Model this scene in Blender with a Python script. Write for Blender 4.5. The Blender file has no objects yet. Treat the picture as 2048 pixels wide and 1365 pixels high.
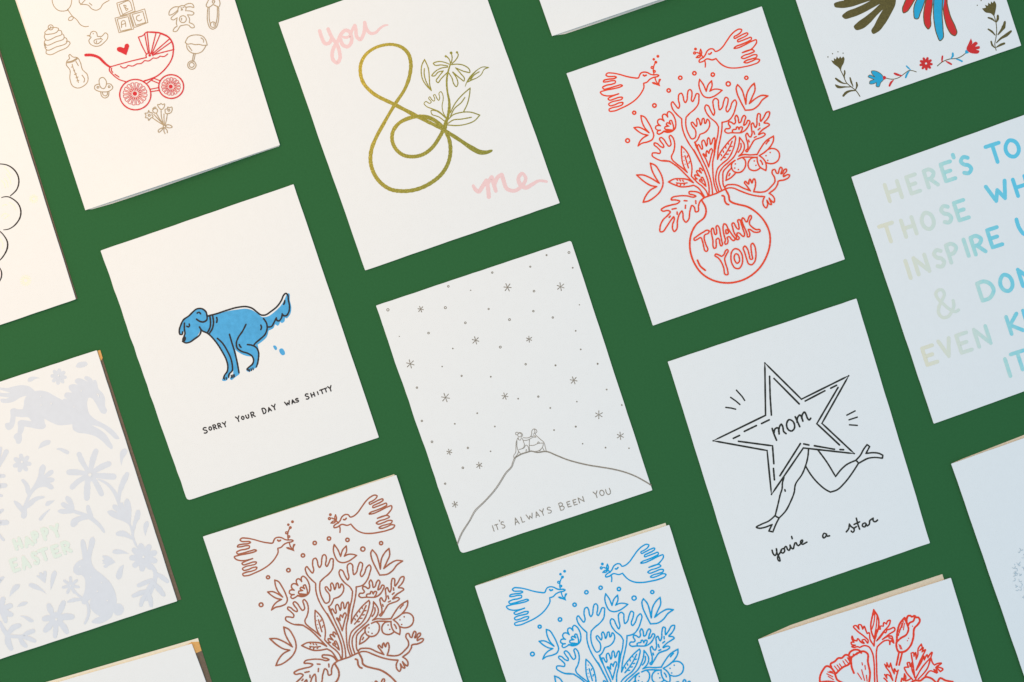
import bpy, bmesh, math, random, re
import numpy as np
from mathutils import Vector, Matrix
from mathutils.geometry import tessellate_polygon
random.seed(7)
C = bpy.context.scene

# ---------------------------------------------------------------- camera
FPX = 2048 * 50 / 36.0           # focal length in photo pixels
CAM_H = 0.75
RX, RY = math.radians(-5.0), math.radians(-2.0)
CAM_R = Matrix.Rotation(RY, 3, 'Y') @ Matrix.Rotation(RX, 3, 'X')
cam_d = bpy.data.cameras.new('camera'); cam = bpy.data.objects.new('camera', cam_d)
C.collection.objects.link(cam); C.camera = cam
cam_d.lens = 50; cam_d.sensor_width = 36; cam_d.clip_start = 0.01; cam_d.clip_end = 50
cam.matrix_world = Matrix.Translation((0, 0, CAM_H)) @ CAM_R.to_4x4()

# ---------------------------------------------------------------- light
C.view_settings.view_transform = 'Standard'; C.view_settings.look = 'None'
C.view_settings.exposure = 0; C.view_settings.gamma = 1
world = bpy.data.worlds.new('World'); C.world = world; world.use_nodes = True
bg = world.node_tree.nodes['Background']
bg.inputs['Color'].default_value = (.624,.829,1,1)
bg.inputs['Strength'].default_value = .877

def lamp(name, loc, target, size, power, col):
    l = bpy.data.lights.new(name, 'AREA'); l.shape = 'RECTANGLE'; l.size, l.size_y = size
    l.energy = power; l.color = col
    o = bpy.data.objects.new(name, l); C.collection.objects.link(o)
    o.location = loc
    o.rotation_euler = (Vector(target) - Vector(loc)).to_track_quat('-Z', 'Y').to_euler()
    return o
lamp('warm_left_lamp', (-.45, .2, .6), (-.25, .05, 0), (.4, .6), 3.6, (1, .534, .108))  # broad warm light from the upper left

# ---------------------------------------------------------------- helpers
def P(x, y, z=0.0):
    """point of the table (or of a sheet z above it) seen at photo pixel x, y"""
    d = CAM_R @ Vector(((x - 1024) / FPX, -(y - 682.5) / FPX, -1))
    t = (CAM_H - z) / -d.z
    return Vector((d.x * t, d.y * t, z))

def lin(c):
    return tuple((v / 255 / 12.92 if v <= 10 else ((v / 255 + .055) / 1.055) ** 2.4) for v in c)

MATS = {}
def material(name, col, rough=.9, spec=.25, bump=0.0, bscale=900, mottle=0.0, mscale=600, metal=0.0, ramp=None, gradient=None):
    m = bpy.data.materials.new(name); m.use_nodes = True; nt = m.node_tree; N = nt.nodes; L = nt.links
    b = N['Principled BSDF']
    b.inputs['Base Color'].default_value = (*col, 1); b.inputs['Roughness'].default_value = rough
    b.inputs['Specular IOR Level'].default_value = spec; b.inputs['Metallic'].default_value = metal
    tc = N.new('ShaderNodeTexCoord')
    if mottle or ramp:
        n = N.new('ShaderNodeTexNoise'); n.inputs['Scale'].default_value = mscale; n.inputs['Detail'].default_value = 4
        L.new(tc.outputs['Object'], n.inputs['Vector'])
        r = N.new('ShaderNodeValToRGB')
        if ramp:
            while len(r.color_ramp.elements) < len(ramp): r.color_ramp.elements.new(.5)
            for e, (p, c) in zip(r.color_ramp.elements, ramp): e.position = p; e.color = (*c, 1)
        else:
            r.color_ramp.elements[0].position = .3; r.color_ramp.elements[1].position = .7
            r.color_ramp.elements[0].color = (*[v * (1 - mottle) for v in col], 1)
            r.color_ramp.elements[1].color = (*[min(1, v * (1 + mottle)) for v in col], 1)
        L.new(n.outputs['Fac'], r.inputs['Fac']); L.new(r.outputs['Color'], b.inputs['Base Color'])
    if gradient:
        sx = N.new('ShaderNodeSeparateXYZ'); L.new(tc.outputs['Object'], sx.inputs[0])
        mr = N.new('ShaderNodeMapRange'); mr.inputs['From Min'].default_value = gradient[0]; mr.inputs['From Max'].default_value = gradient[1]
        L.new(sx.outputs['X'], mr.inputs['Value'])
        n = N.new('ShaderNodeTexNoise'); n.inputs['Scale'].default_value = 500; n.inputs['Detail'].default_value = 2
        L.new(tc.outputs['Object'], n.inputs['Vector'])
        ad = N.new('ShaderNodeMath'); ad.operation = 'MULTIPLY_ADD'; ad.inputs[1].default_value = .14
        L.new(n.outputs['Fac'], ad.inputs[0]); L.new(mr.outputs[0], ad.inputs[2])
        sb = N.new('ShaderNodeMath'); sb.operation = 'SUBTRACT'; sb.inputs[1].default_value = .07; L.new(ad.outputs[0], sb.inputs[0])
        r = N.new('ShaderNodeValToRGB')
        while len(r.color_ramp.elements) < len(gradient[2]): r.color_ramp.elements.new(.5)
        for e, (p, c) in zip(r.color_ramp.elements, gradient[2]): e.position = p; e.color = (*lin(c), 1)
        L.new(sb.outputs[0], r.inputs['Fac']); L.new(r.outputs['Color'], b.inputs['Base Color'])
    if bump:
        n = N.new('ShaderNodeTexNoise'); n.inputs['Scale'].default_value = bscale; n.inputs['Detail'].default_value = 5
        L.new(tc.outputs['Object'], n.inputs['Vector'])
        bp = N.new('ShaderNodeBump'); bp.inputs['Strength'].default_value = bump; bp.inputs['Distance'].default_value = .0002
        L.new(n.outputs['Fac'], bp.inputs['Height']); L.new(bp.outputs['Normal'], b.inputs['Normal'])
    MATS[name] = m
    return m

def mesh_object(name, verts, faces, mat, parent=None, inv=None, midx=None):
    me = bpy.data.meshes.new(name)
    if inv is not None: verts = [inv @ Vector(v) for v in verts]
    me.from_pydata([tuple(v) for v in verts], [], faces)
    for m in (mat if isinstance(mat, list) else [mat]): me.materials.append(m)
    if midx: me.polygons.foreach_set('material_index', midx)
    me.update()
    o = bpy.data.objects.new(name, me); C.collection.objects.link(o)
    if parent is not None: o.parent = parent
    return o

def slab(points, z0, z1, rim=0.0):
    """prism over a polygon of photo pixels; top at z1, with a tiny chamfer"""
    n = len(points)
    top = [P(x, y, z1) for x, y in points]
    if (top[1] - top[0]).cross(top[2] - top[1]).z < 0: top.reverse()
    low = [Vector((v.x, v.y, z0)) for v in top]
    verts = top + low
    faces = [tuple(range(n)), tuple(reversed(range(n, 2 * n)))]
    faces += [(i, n + i, n + (i + 1) % n, (i + 1) % n) for i in range(n)]
    return verts, faces

def smooth(pts, closed):
    """Catmull-Rom through pts (x, y, w, sharp); returns dense (x, y, w, sharp)"""
    n = len(pts); out = []
    segs = n if closed else n - 1
    for i in range(segs):
        p1, p2 = pts[i], pts[(i + 1) % n]
        p0 = pts[(i - 1) % n] if (closed or i > 0) else p1
        p3 = pts[(i + 2) % n] if (closed or i + 2 < n) else p2
        L = math.hypot(p2[0] - p1[0], p2[1] - p1[1]) + 1e-6
        def tang(a, b, c):
            la = math.hypot(b[0] - a[0], b[1] - a[1]) + 1e-6; lb = math.hypot(c[0] - b[0], c[1] - b[1]) + 1e-6
            tx = ((b[0] - a[0]) / la * lb + (c[0] - b[0]) / lb * la) / (la + lb)
            ty = ((b[1] - a[1]) / la * lb + (c[1] - b[1]) / lb * la) / (la + lb)
            return tx, ty
        m1 = tang(p0, p1, p2) if not p1[3] else ((p2[0] - p1[0]) / L, (p2[1] - p1[1]) / L)
        m2 = tang(p1, p2, p3) if not p2[3] else ((p2[0] - p1[0]) / L, (p2[1] - p1[1]) / L)
        k = max(2, min(9, int(L / 1.6)))
        for j in range(k):
            t = j / k; h = t * t * (3 - 2 * t); a = t * (1 - t) ** 2 * L; b = -t * t * (1 - t) * L
            out.append((p1[0] * (1 - h) + p2[0] * h + m1[0] * a + m2[0] * b,
                        p1[1] * (1 - h) + p2[1] * h + m1[1] * a + m2[1] * b,
                        p1[2] * (1 - t) + p2[2] * t, p1[3] if j == 0 else False))
    if not closed: out.append((*pts[-1][:3], False))
    return out

GLYPH = {
 'A': ['0,1! .5,0! 1,1!', '.17,.66! .83,.66!'], 'B': ['0,1! 0,0! .6,0 .85,.22 .55,.45 0,.48!', '0,.48! .6,.48 1,.72 .65,1 0,1!'],
 'C': ['.9,.15 .5,0 .1,.3 .1,.7 .5,1 .95,.85'], 'D': ['0,0! 0,1! .55,.98 1,.6 .9,.25 .5,0 0,0!'],
 'E': ['1,0! 0,0! 0,1! 1,1!', '0,.5! .75,.5!'], 'H': ['0,0! 0,1!', '1,0! 1,1!', '0,.5! 1,.5!'], 'I': ['.5,0! .5,1!'],
 'K': ['0,0! 0,1!', '.9,0! .1,.5! 1,1!'], 'L': ['0,0! 0,1! 1,1!'], 'N': ['0,1! 0,0! 1,1! 1,0!'],
 'O': ['@.5,0 .12,.22 0,.55 .2,.9 .5,1 .85,.85 1,.5 .85,.15'], 'P': ['0,1! 0,0! .6,0 1,.25 .6,.52 0,.55!'],
 'R': ['0,1! 0,0! .6,0 .95,.25 .6,.5 0,.52!', '.35,.52! 1,1!'], 'S': ['.95,.12 .5,0 .08,.2 .3,.42 .75,.55 .95,.8 .5,1 .05,.9'],
 'T': ['0,0! 1,0!', '.5,0! .5,1!'], 'U': ['0,0! 0,.6 .2,.95 .5,1 .85,.9 1,.6 1,0!'], 'V': ['0,0! .5,1! 1,0!'],
 'W': ['0,0! .28,1! .5,.4! .75,1! 1,0!'], 'Y': ['0,0! .5,.48! .5,1!', '1,0! .5,.48!'],
}

def pts_of(tokens, w):
    out = []
    for t in tokens.split():
        sharp = t.endswith('!'); v = [float(q) for q in t.rstrip('!').split(',')]
        out.append((v[0], v[1], v[2] if len(v) > 2 else w, sharp))
    return out

class Ink:
    """collects ribbons and filled shapes of one printed part"""
    def __init__(s): s.v = []; s.f = []; s.m = []; s.cols = []
    def mat(s, c):
        if c not in s.cols: s.cols.append(c)
        return s.cols.index(c)
    def fill(s, pts, z, c):
        vs = [P(x, y, z) for x, y in pts]; b = len(s.v); mi = s.mat(c)
        for t in tessellate_polygon([[Vector((v.x, v.y, 0)) for v in vs]]):
            a, q, r = t
            if (vs[q] - vs[a]).cross(vs[r] - vs[a]).z < 0: q, r = r, q
            s.f.append((b + a, b + q, b + r)); s.m.append(mi)
        s.v += vs
    def disc(s, x, y, r, z, c, n=10):
        b = len(s.v); s.v += [P(x + r * math.cos(6.2832 * i / n), y - r * math.sin(6.2832 * i / n), z) for i in range(n)]
        s.f.append(tuple(range(b, b + n))); s.m.append(s.mat(c))
    def ribbon(s, pts, z, c, closed=False):
        n = len(pts)
        if n < 2: return
        mi = s.mat(c); b = len(s.v); dz = 3e-6 / n; wob = s.wobble
        for i, (x, y, w, sh) in enumerate(pts):
            a = pts[(i - 1) % n] if (closed or i) else pts[i]; d = pts[(i + 1) % n] if (closed or i < n - 1) else pts[i]
            l1 = math.hypot(x - a[0], y - a[1]) or 1e-9; l2 = math.hypot(d[0] - x, d[1] - y) or 1e-9
            t1 = ((x - a[0]) / l1, (y - a[1]) / l1); t2 = ((d[0] - x) / l2, (d[1] - y) / l2)
            if a is pts[i] or (a[0] == x and a[1] == y): t1 = t2
            if d is pts[i] or (d[0] == x and d[1] == y): t2 = t1
            tx, ty = t1[0] + t2[0], t1[1] + t2[1]; l = math.hypot(tx, ty)
            if l < .35: tx, ty = t1; l = 1
            tx /= l; ty /= l
            h = w / 2 * (1 + wob * math.sin(i * 1.7 + x * .9))
            s.v.append(P(x - ty * h, y + tx * h, z + dz * i)); s.v.append(P(x + ty * h, y - tx * h, z + dz * i))
            if sh or (not closed and i in (0, n - 1)): s.caps.append((x, y, w / 2, z + dz * i + 1e-6, c))
        for i in range(n if closed else n - 1):
            j = (i + 1) % n
            s.f.append((b + 2 * i, b + 2 * j, b + 2 * j + 1, b + 2 * i + 1)); s.m.append(mi)

def draw(card, text, z, default, warp=None, wobble=.08, swell=.4):
    """read one card's drawing and build each part of it as ink lying on the cover"""
    parts = {}; order = []; cur = None; ox = oy = 0; S = 1; w = 15; col = default; rot = 0; k = 0
    each = False
    def new(name):
        nonlocal cur
        cur = Ink(); cur.caps = []; cur.wobble = wobble; cur.name = name; order.append(cur)
    def px(x, y):
        X, Y = ox + x / S, oy + y / S
        return warp(X, Y) if warp else (X, Y)
    def conv(pts): return [(*px(a, b), ww / S, sh) for a, b, ww, sh in pts]
    for line in text.strip().splitlines():
        c, _, rest = line.strip().partition(' ')
        if c == '@': a = rest.split(); ox, oy, S = float(a[0]), float(a[1]), float(a[2]); continue
        if c == 'w': w = float(rest); continue
        if c == 'rot': rot = math.radians(float(rest)); continue
        if c == 'col': col = rest.strip(); continue
        if c == 'part':
            new(rest.strip()); each = False; continue
        if c == 'each': each = rest.strip(); continue
        if each: new(each)
        if w / S < 4: w_ = w + swell * S
        else: w_ = w
        k += 1; zz = z + 6e-6 + k * 1.2e-6
        if col == 'paper': zz = z + 2.2e-4
        if c in 'sc' and len(c) == 1: p = conv(pts_of(rest, w_)); cur.ribbon(smooth(p, c == 'c'), zz, col, c == 'c')
        elif c in ('p', 'q'):
            p = [(a, b, d, True) for a, b, d, _ in conv(pts_of(rest, w_))]; cur.ribbon(smooth(p, c == 'q'), zz, col, c == 'q')
        elif c == 'f': cur.fill([(a, b) for a, b, _, _ in smooth(conv(pts_of(rest, w_)), True)], zz, col)
        elif c == 'd': a = [float(q) for q in rest.split(',')]; X, Y = px(a[0], a[1]); cur.disc(X, Y, a[2] / S, zz, col, 12)
        elif c in ('r', 'e'):
            a = [float(q) for q in rest.split(',')]; r2 = a[3] if len(a) > 3 else a[2]
            n = 14 if a[2] < 60 else 44
            p = conv([(a[0] + a[2] * math.cos(6.28319 * i / n), a[1] + r2 * math.sin(6.28319 * i / n), w_, False) for i in range(n)])
            cur.ribbon(p, zz, col, True)
        elif c == 'spokes':
            a = [float(q) for q in rest.split(',')]; n = int(a[4])
            for i in range(n):
                t = 6.28319 * (i + .35) / n; h = 6.28319 / n * .36
                def q(r, u): return (a[0] + a[2] * r * math.cos(u), a[1] + a[3] * r * math.sin(u), 8, True)
                ri = a[5] / a[2] * 1.3
                cur.ribbon(smooth(conv([q(ri, t), q(.97, t - h), q(1, t), q(.97, t + h)]), True), zz + i * 1e-6, col, True)
        elif c == 'petals':
            a = [float(q) for q in rest.split(',')]; n = int(a[4]); ph = a[6] if len(a) > 6 else .1
            for i in range(n):
                t = 6.28319 * i / n + ph; u, v = math.cos(t), math.sin(t)
                p = conv([(a[0] + r * u, a[1] + r * v, ww, False) for r, ww in ((a[2] * .5, a[5] * .5), (a[3] * .55, a[5]), (a[3] - a[5] * .4, a[5] * .85))])
                cur.ribbon(smooth(p, False), zz + i * 1e-6, col)
            cur.disc(*px(a[0], a[1]), a[3] * .42 / S, zz + 2e-5, col, 16)
        elif c == 'rays':
            a = [float(q) for q in rest.split(',')]; n = int(a[4])
            for i in range(n):
                t = 6.28319 * i / n
                cur.ribbon(smooth(conv([(a[0] + r * math.cos(t), a[1] + r * math.sin(t), w_, True) for r in (a[2], a[3])]), False), zz + i * 1e-6, col)
        elif c == 'star':
            a = [float(q) for q in rest.split(',')]
            for i in range(6):
                t = math.radians(a[3] + 60 * i); f = 1 if i % 3 else .9
                cur.ribbon(conv([(a[0] + r * math.cos(t), a[1] + r * math.sin(t), w_ * q, False) for r, q in ((2, .8), (a[2] * f, 1.15))]), zz + i * 1e-6, col)
        elif c == 't':
            ch, pos, size = rest.split(); cx, cy = map(float, pos.split(',')); gw, gh = map(float, size.split(','))
            for g_ in GLYPH[ch]:
                closed = g_[0] == '@'; pp = []
                for x, y, ww, sh in pts_of(g_.lstrip('@'), w_):
                    u, v = (x - .5) * gw, (y - .5) * gh
                    pp.append((cx + u * math.cos(rot) - v * math.sin(rot), cy + u * math.sin(rot) + v * math.cos(rot), ww, sh))
                cur.ribbon(smooth(conv(pp), closed), zz, col, closed); zz += 1e-6
        else: raise ValueError(line)
    for ink in order:
        if not ink.v: continue
        for x, y, r, zc, c in ink.caps: ink.disc(x, y, r, zc, c, 10)
        mesh_object(ink.name, ink.v, ink.f, [MATS[c] for c in ink.cols], card, INV[card.name], ink.m)

INV = {}
def rounded(quad, radii, wob):
    """outline of a cover: corners rounded by radii (px), edges wobbling by wob px"""
    out = []
    for i in range(4):
        a, b, c = quad[i - 1], quad[i], quad[(i + 1) % 4]
        la = math.hypot(a[0] - b[0], a[1] - b[1]); lc = math.hypot(c[0] - b[0], c[1] - b[1]); r = radii[i]
        ua = ((a[0] - b[0]) / la, (a[1] - b[1]) / la); uc = ((c[0] - b[0]) / lc, (c[1] - b[1]) / lc)
        for j in range(5):
            t = j / 4; p = (1 - t) ** 2 * r; q = t * t * r
            out.append((b[0] + ua[0] * p + uc[0] * q, b[1] + ua[1] * p + uc[1] * q))
        nrm = (uc[1], -uc[0]); wb = wob[i]; n = 26; off = 0
        for j in range(1, n):
            t = j / n; off = off * .55 + random.uniform(-1, 1) * wb * .8
            x = b[0] + (c[0] - b[0]) * t; y = b[1] + (c[1] - b[1]) * t
            out.append((x + nrm[0] * off, y + nrm[1] * off))
    return out

W, H = 0.1073, 0.1400
def full(tl, tr, br, bl): return [tl, tr, br, bl]
def unproject_px(v):
    d = CAM_R.transposed() @ (Vector(v) - Vector((0, 0, CAM_H)))
    return (1024 + d.x / -d.z * FPX, 682.5 - d.y / -d.z * FPX)
def partial(which, c, along, up, z=.0009, exact=False):
    """quad of a card cut by the frame: a visible corner, a pixel on its horizontal edge, a pixel on its upright edge"""
    c3, a3, u3 = P(*c, z), P(*along, z), P(*up, z)
    h = (a3 - c3) if exact else (a3 - c3).normalized() * W; v = (u3 - c3).normalized() * H
    q = {'tl': [c3, c3 + h, c3 + h + v, c3 + v], 'tr': [c3 + h, c3, c3 + v, c3 + h + v],
         'br': [c3 + h + v, c3 + v, c3, c3 + h], 'bl': [c3 + v, c3 + h + v, c3 + h, c3]}[which]
    return [unproject_px(p) for p in q]

def card(label, quad, group='greeting cards laid out in slanted rows', base=0.0, radii=(1.2, 1.6, 1.6, 1.6), wob=(.3, .3, .3, .4), lift=0.0, back=None):
    """a folded card: back cover below, front cover on top; returns the Empty and the height of the cover"""
    zt = base + .0009
    ctr = sum((P(x, y, zt) for x, y in quad), Vector()) / 4; ctr.z = base
    hv = P(*quad[1], zt) - P(*quad[0], zt); ang = math.atan2(hv.y, hv.x)
    e = bpy.data.objects.new('greeting_card', None); C.collection.objects.link(e)
    e.empty_display_size = .02
    M = Matrix.Translation(ctr) @ Matrix.Rotation(ang, 4, 'Z'); e.matrix_world = M; inv = M.inverted()
    e['label'] = label; e['category'] = 'greeting card'; e['group'] = group
    INV[e.name] = inv
    cx = sum(p[0] for p in quad) / 4; cy = sum(p[1] for p in quad) / 4
    paper = MATS['paper']
    bq = back or [(cx + (x - cx) * .998, cy + (y - cy) * .998) for x, y in quad]
    v, f = slab(rounded(bq, radii, wob) if not back else back, base, base + .0003)
    mesh_object('back_cover', v, f, MATS['paper_inner_bounce'] if lift else paper, e, inv)
    z1 = zt
    if not lift:
        v, f = slab(rounded(quad, radii, wob), base + .00045, zt)
        mesh_object('front_cover', v, f, paper, e, inv)
    else:
        n = 24; m = 30; top = []; tl, tr, br, bl = quad
        for j in range(m + 1):
            for i in range(n + 1):
                u, t = i / n, j / m
                x = (tl[0] * (1 - u) + tr[0] * u) * (1 - t) + (bl[0] * (1 - u) + br[0] * u) * t
                y = (tl[1] * (1 - u) + tr[1] * u) * (1 - t) + (bl[1] * (1 - u) + br[1] * u) * t
                z = zt + lift * (math.sin(math.pi * min(1, u * .98 + .01)) ** .8) * max(0, (t - .84) / .16) ** 1.5
                top.append(P(x, y, z))
        N = len(top); low = [Vector((p.x, p.y, p.z - .00045)) for p in top]; faces = []
        for j in range(m):
            for i in range(n):
                a = j * (n + 1) + i; b, c, d = a + 1, a + n + 2, a + n + 1
                faces += [(a, d, c, b), (N + a, N + b, N + c, N + d)]
        rim = [i for i in range(n + 1)] + [j * (n + 1) + n for j in range(1, m + 1)] + [m * (n + 1) + i for i in range(n - 1, -1, -1)] + [j * (n + 1) for j in range(m - 1, 0, -1)]
        for a, b in zip(rim, rim[1:] + rim[:1]): faces.append((a, b, N + b, N + a))
        mesh_object('front_cover', top + low, faces, paper, e, inv)
    return e, z1

def envelope(label, parts):
    """kraft envelope lying under a card; parts = (name, material, pixels, z0, z1)"""
    pts = [p for q in parts for p in q[2]]
    c = sum((P(x, y, 0) for x, y in pts), Vector()) / len(pts)
    e = bpy.data.objects.new('envelope', None); C.collection.objects.link(e); e.location = c; e.empty_display_size = .02
    M = Matrix.Translation(c); inv = M.inverted()
    e['label'] = label; e['category'] = 'envelope'; e['group'] = 'kraft envelopes tucked under the cards'
    for nm, mat, px, z0, z1 in parts:
        v, f = slab(px, z0, z1); mesh_object(nm, v, f, MATS[mat], e, inv)
    return e

# ---------------------------------------------------------------- materials
PW = (.88, .88, .875)
material('paper', PW, rough=.95, spec=.15, bump=.35, bscale=1400, mottle=.006, mscale=260)
material('green', lin((51, 103, 62)), rough=1, spec=.05, mottle=.035, mscale=900, bump=.2, bscale=1800)
material('red_ink', lin((244, 74, 36)), rough=.6, mottle=.06, mscale=900)
material('peony_red', lin((246, 66, 38)), rough=.6, mottle=.05, mscale=900)
material('pram_red', lin((216, 46, 58)), rough=.6, mottle=.05, mscale=900)
material('brown_ink', lin((178, 104, 74)), rough=.45, metal=.2, mottle=.14, mscale=500)
material('blue_ink', lin((0, 164, 222)), rough=.6, mottle=.08, mscale=900)
material('black_ink', lin((46, 44, 46)), rough=.55, mottle=.08, mscale=900)
material('bronze_black', lin((50, 50, 42)), rough=.4, metal=.2, mottle=.2, mscale=700)
material('dog_blue', lin((84, 172, 224)), rough=.8, mottle=.09, mscale=420)
material('gold_line', lin((176, 154, 122)), rough=.45, mottle=.15, mscale=600)
material('gold_foil', lin((160, 145, 50)), rough=.30, metal=1, bump=.10, bscale=2600, ramp=[(0, (.24, .20, .04)), (.5, (.34, .29, .055)), (.62, (.50, .43, .08)), (.7, (.9, .8, .3))], mscale=3000)  # bright end of the ramp puts sparkle into the foil colour
material('paper_inner_bounce', (.87, .80, .72), rough=.95, spec=.1)  # warm bounce light tinted into the inside of the open cards
material('pink_ink', lin((244, 208, 208)), rough=.8, mottle=.02)
material('silver_line', lin((146, 138, 126)), rough=.4, mottle=.22, mscale=900)
material('silver_text', lin((116, 116, 116)), rough=.5, mottle=.1)
material('olive_foil', lin((104, 92, 48)), rough=.45, metal=.2, mottle=.2, mscale=1500)
material('folk_red', lin((218, 50, 50)), rough=.7, mottle=.04)
material('folk_blue', lin((44, 172, 214)), rough=.7, mottle=.05)
material('wash_grey', lin((221, 226, 235)), rough=.85, mottle=.015, mscale=300)
material('mint_ink', lin((228, 240, 232)), rough=.85)
material('pale_yellow', lin((248, 247, 216)), rough=.8)
material('kraft_shaded', lin((116, 101, 86)), rough=.9, mottle=.12, mscale=900)  # kraft darkened to paint in the shadow of the card above
material('kraft_tan', lin((234, 212, 184)), rough=.9, mottle=.06, mscale=900)
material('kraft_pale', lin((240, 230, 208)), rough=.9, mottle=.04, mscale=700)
material('kraft_lit', lin((224, 172, 104)), rough=.9, mottle=.06, mscale=900)  # same kraft brightened, paints light leaking past the card corner
material('frost_print', lin((192, 206, 214)), rough=.8, mottle=.03)
material('foil_sheen', (.5, .5, .5), rough=.6, gradient=(-.0535, .0535, [(.05,(236,230,206)),(.24,(226,231,218)),(.36,(212,229,220)),(.46,(180,226,222)),(.56,(132,214,228)),(.75,(104,206,232))]))  # shifting sheen of the foil painted as a fixed gradient
for k_, n_ in (('red', 'pram_red'), ('blue', 'dog_blue'), ('ink', 'black_ink'), ('olive', 'olive_foil'), ('wash', 'wash_grey'), ('mint', 'mint_ink'), ('pale', 'pale_yellow'), ('pink', 'pink_ink'), ('gold', 'gold_foil')): MATS[k_] = MATS[n_]

# ---------------------------------------------------------------- the surface
t_ = mesh_object('table_surface', [(-2.5, -2.5, 0), (2.5, -2.5, 0), (2.5, 2.5, 0), (-2.5, 2.5, 0)], [(0, 1, 2, 3)], MATS['green'])
t_['kind'] = 'structure'; t_['label'] = 'plain matte green paper surface under the cards'

# ---------------------------------------------------------------- envelopes
E0, E1, E2 = 0.0, .00025, .00032
def inset(q, d):
    cx = sum(p[0] for p in q) / 4; cy = sum(p[1] for p in q) / 4
    return [(cx + (x - cx) * d, cy + (y - cy) * d) for x, y in q]
ZT = .0009 + .0004        # height of a cover that lies on an envelope
BASE = .0004
Q_EASTER = partial('tr', (193.4, 701), (0, 764), (355.6, 1206.7), ZT)
Q_CLOUD = partial('br', (151.6, 598.9), (0, 650.4), (0, 116), ZT)
Q_WHITE = partial('tr', (383.4, 1288), (105.5, 1367.5), (412, 1365), ZT)
Q_BROWN = partial('tl', (405.8, 1073.8), (792.5, 950.5), (488.4, 1320), ZT, True)
Q_BLUE = partial('tl', (949.8, 1172.9), (1338.4, 1050.3), (1013.5, 1365), ZT, True)
Q_PEONY = partial('tl', (1516.3, 1279.5), (1901.8, 1156.2), (1582, 1487), ZT, True)
Q_FROST = partial('tl', (1902.5, 928.2), (2048, 877), (2048, 1350), ZT)

q = Q_EASTER
envelope('brown kraft envelope showing past the right side of the Happy Easter card', [  # dark brown of the body is card shadow painted in
    ('envelope_body', 'kraft_shaded', [q[0], (150, 716), (204.3, 715.5), (362.6, 1199.2), (354, 1202), inset(q, .97)[2], inset(q, .97)[3]], E0, E1),
    ('envelope_lit_part', 'kraft_lit', [inset(q, .9)[1], (150, 716), (194.0, 702.2), (200.5, 700.5), (205.3, 716.6), (190, 740)], E1 + 4e-5, E2 + 3e-5)])  # lit corner of the envelope, painted as a gold piece
envelope('thin envelope edge, shade painted in, beside the cloud outline card', [
    ('envelope_body', 'kraft_shaded', [Q_CLOUD[0], (-7, 72), (0, 101), (44.2, 240), (155.0, 598.0), (150.8, 599.3), inset(Q_CLOUD, .97)[3]], E0, E1)])
q = Q_WHITE
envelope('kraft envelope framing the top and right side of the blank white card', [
    ('envelope_body', 'kraft_shaded', [(60, 1380), (300, 1320), (398, 1284), (424, 1365), (560, 1775), inset(q, .97)[3]], E0, E1),
    ('envelope_lit_part', 'kraft_pale', [(0, 1391.5), (90.8, 1365), (130, 1354), (395.9, 1276.6), (398.2, 1284.5), (380, 1300), (40, 1400)], E1 + 4e-5, E2 + 3e-5),  # lit top strip of the same envelope, painted paler
    ('envelope_lit_corner', 'kraft_lit', [(360, 1300), (383, 1284.3), (397.8, 1283.8), (403.2, 1302), (385, 1310)], E2 + 5e-5, E2 + 7e-5)])  # light reaching the corner, painted as a gold piece
envelope('thin cream envelope edge above the brown ink bouquet card', [
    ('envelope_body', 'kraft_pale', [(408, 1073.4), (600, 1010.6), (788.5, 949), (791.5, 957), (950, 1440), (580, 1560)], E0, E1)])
envelope('tan kraft envelope edge above the blue ink bouquet card', [
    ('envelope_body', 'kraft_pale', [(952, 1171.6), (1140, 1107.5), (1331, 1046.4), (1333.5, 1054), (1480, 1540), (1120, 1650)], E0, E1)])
envelope('wide tan envelope edge curving above the red peony card', [
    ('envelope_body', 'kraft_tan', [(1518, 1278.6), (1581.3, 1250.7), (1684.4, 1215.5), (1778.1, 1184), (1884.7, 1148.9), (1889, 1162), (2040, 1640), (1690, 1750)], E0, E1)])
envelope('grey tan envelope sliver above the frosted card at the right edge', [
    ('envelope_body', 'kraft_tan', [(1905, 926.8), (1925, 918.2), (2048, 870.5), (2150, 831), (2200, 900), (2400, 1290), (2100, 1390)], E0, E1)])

# ---------------------------------------------------------------- drawings (photo pixels of each print, zoomed blocks)
ART_CLOUD = """
each printed_cloud
@ 0 240 6.8267
s -220,640,12 -100,605,14 0,603,15 100,620,17 200,690,21 250,780,21 257,860,21 230,950,19 140,1040,12
s 22,1062,12 60,1052,14 110,1052,16 180,1085,18 250,1150,20 285,1250,22 275,1330,22 240,1395,20 180,1458,18 110,1495,16 48,1503,10
s -300,1500,12 -120,1480,14 0,1526,15 60,1590,18 103,1680,22 100,1750,24 60,1840,20 0,1915,16 -60,1960,10
s -200,1990,12 -60,1985,14 0,2030,14 22,2090,20 20,2140,20 0,2195,16 -60,2260,12
each printed_sparkle
col pale
w 7
rays 460,1080,25,58,13
rays 350,2195,30,75,15
s 60,640 110,700 150,760
s 90,740 130,800 150,880
s 60,800 95,850 110,920
s 20,830 60,880 70,930
s 130,1130 190,1170 215,1230
s 30,1180 60,1160 100,1165
s 20,1320 60,1280 100,1290
s 60,1350 100,1320 130,1300
s 0,1620 40,1700 30,1760
"""
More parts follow.
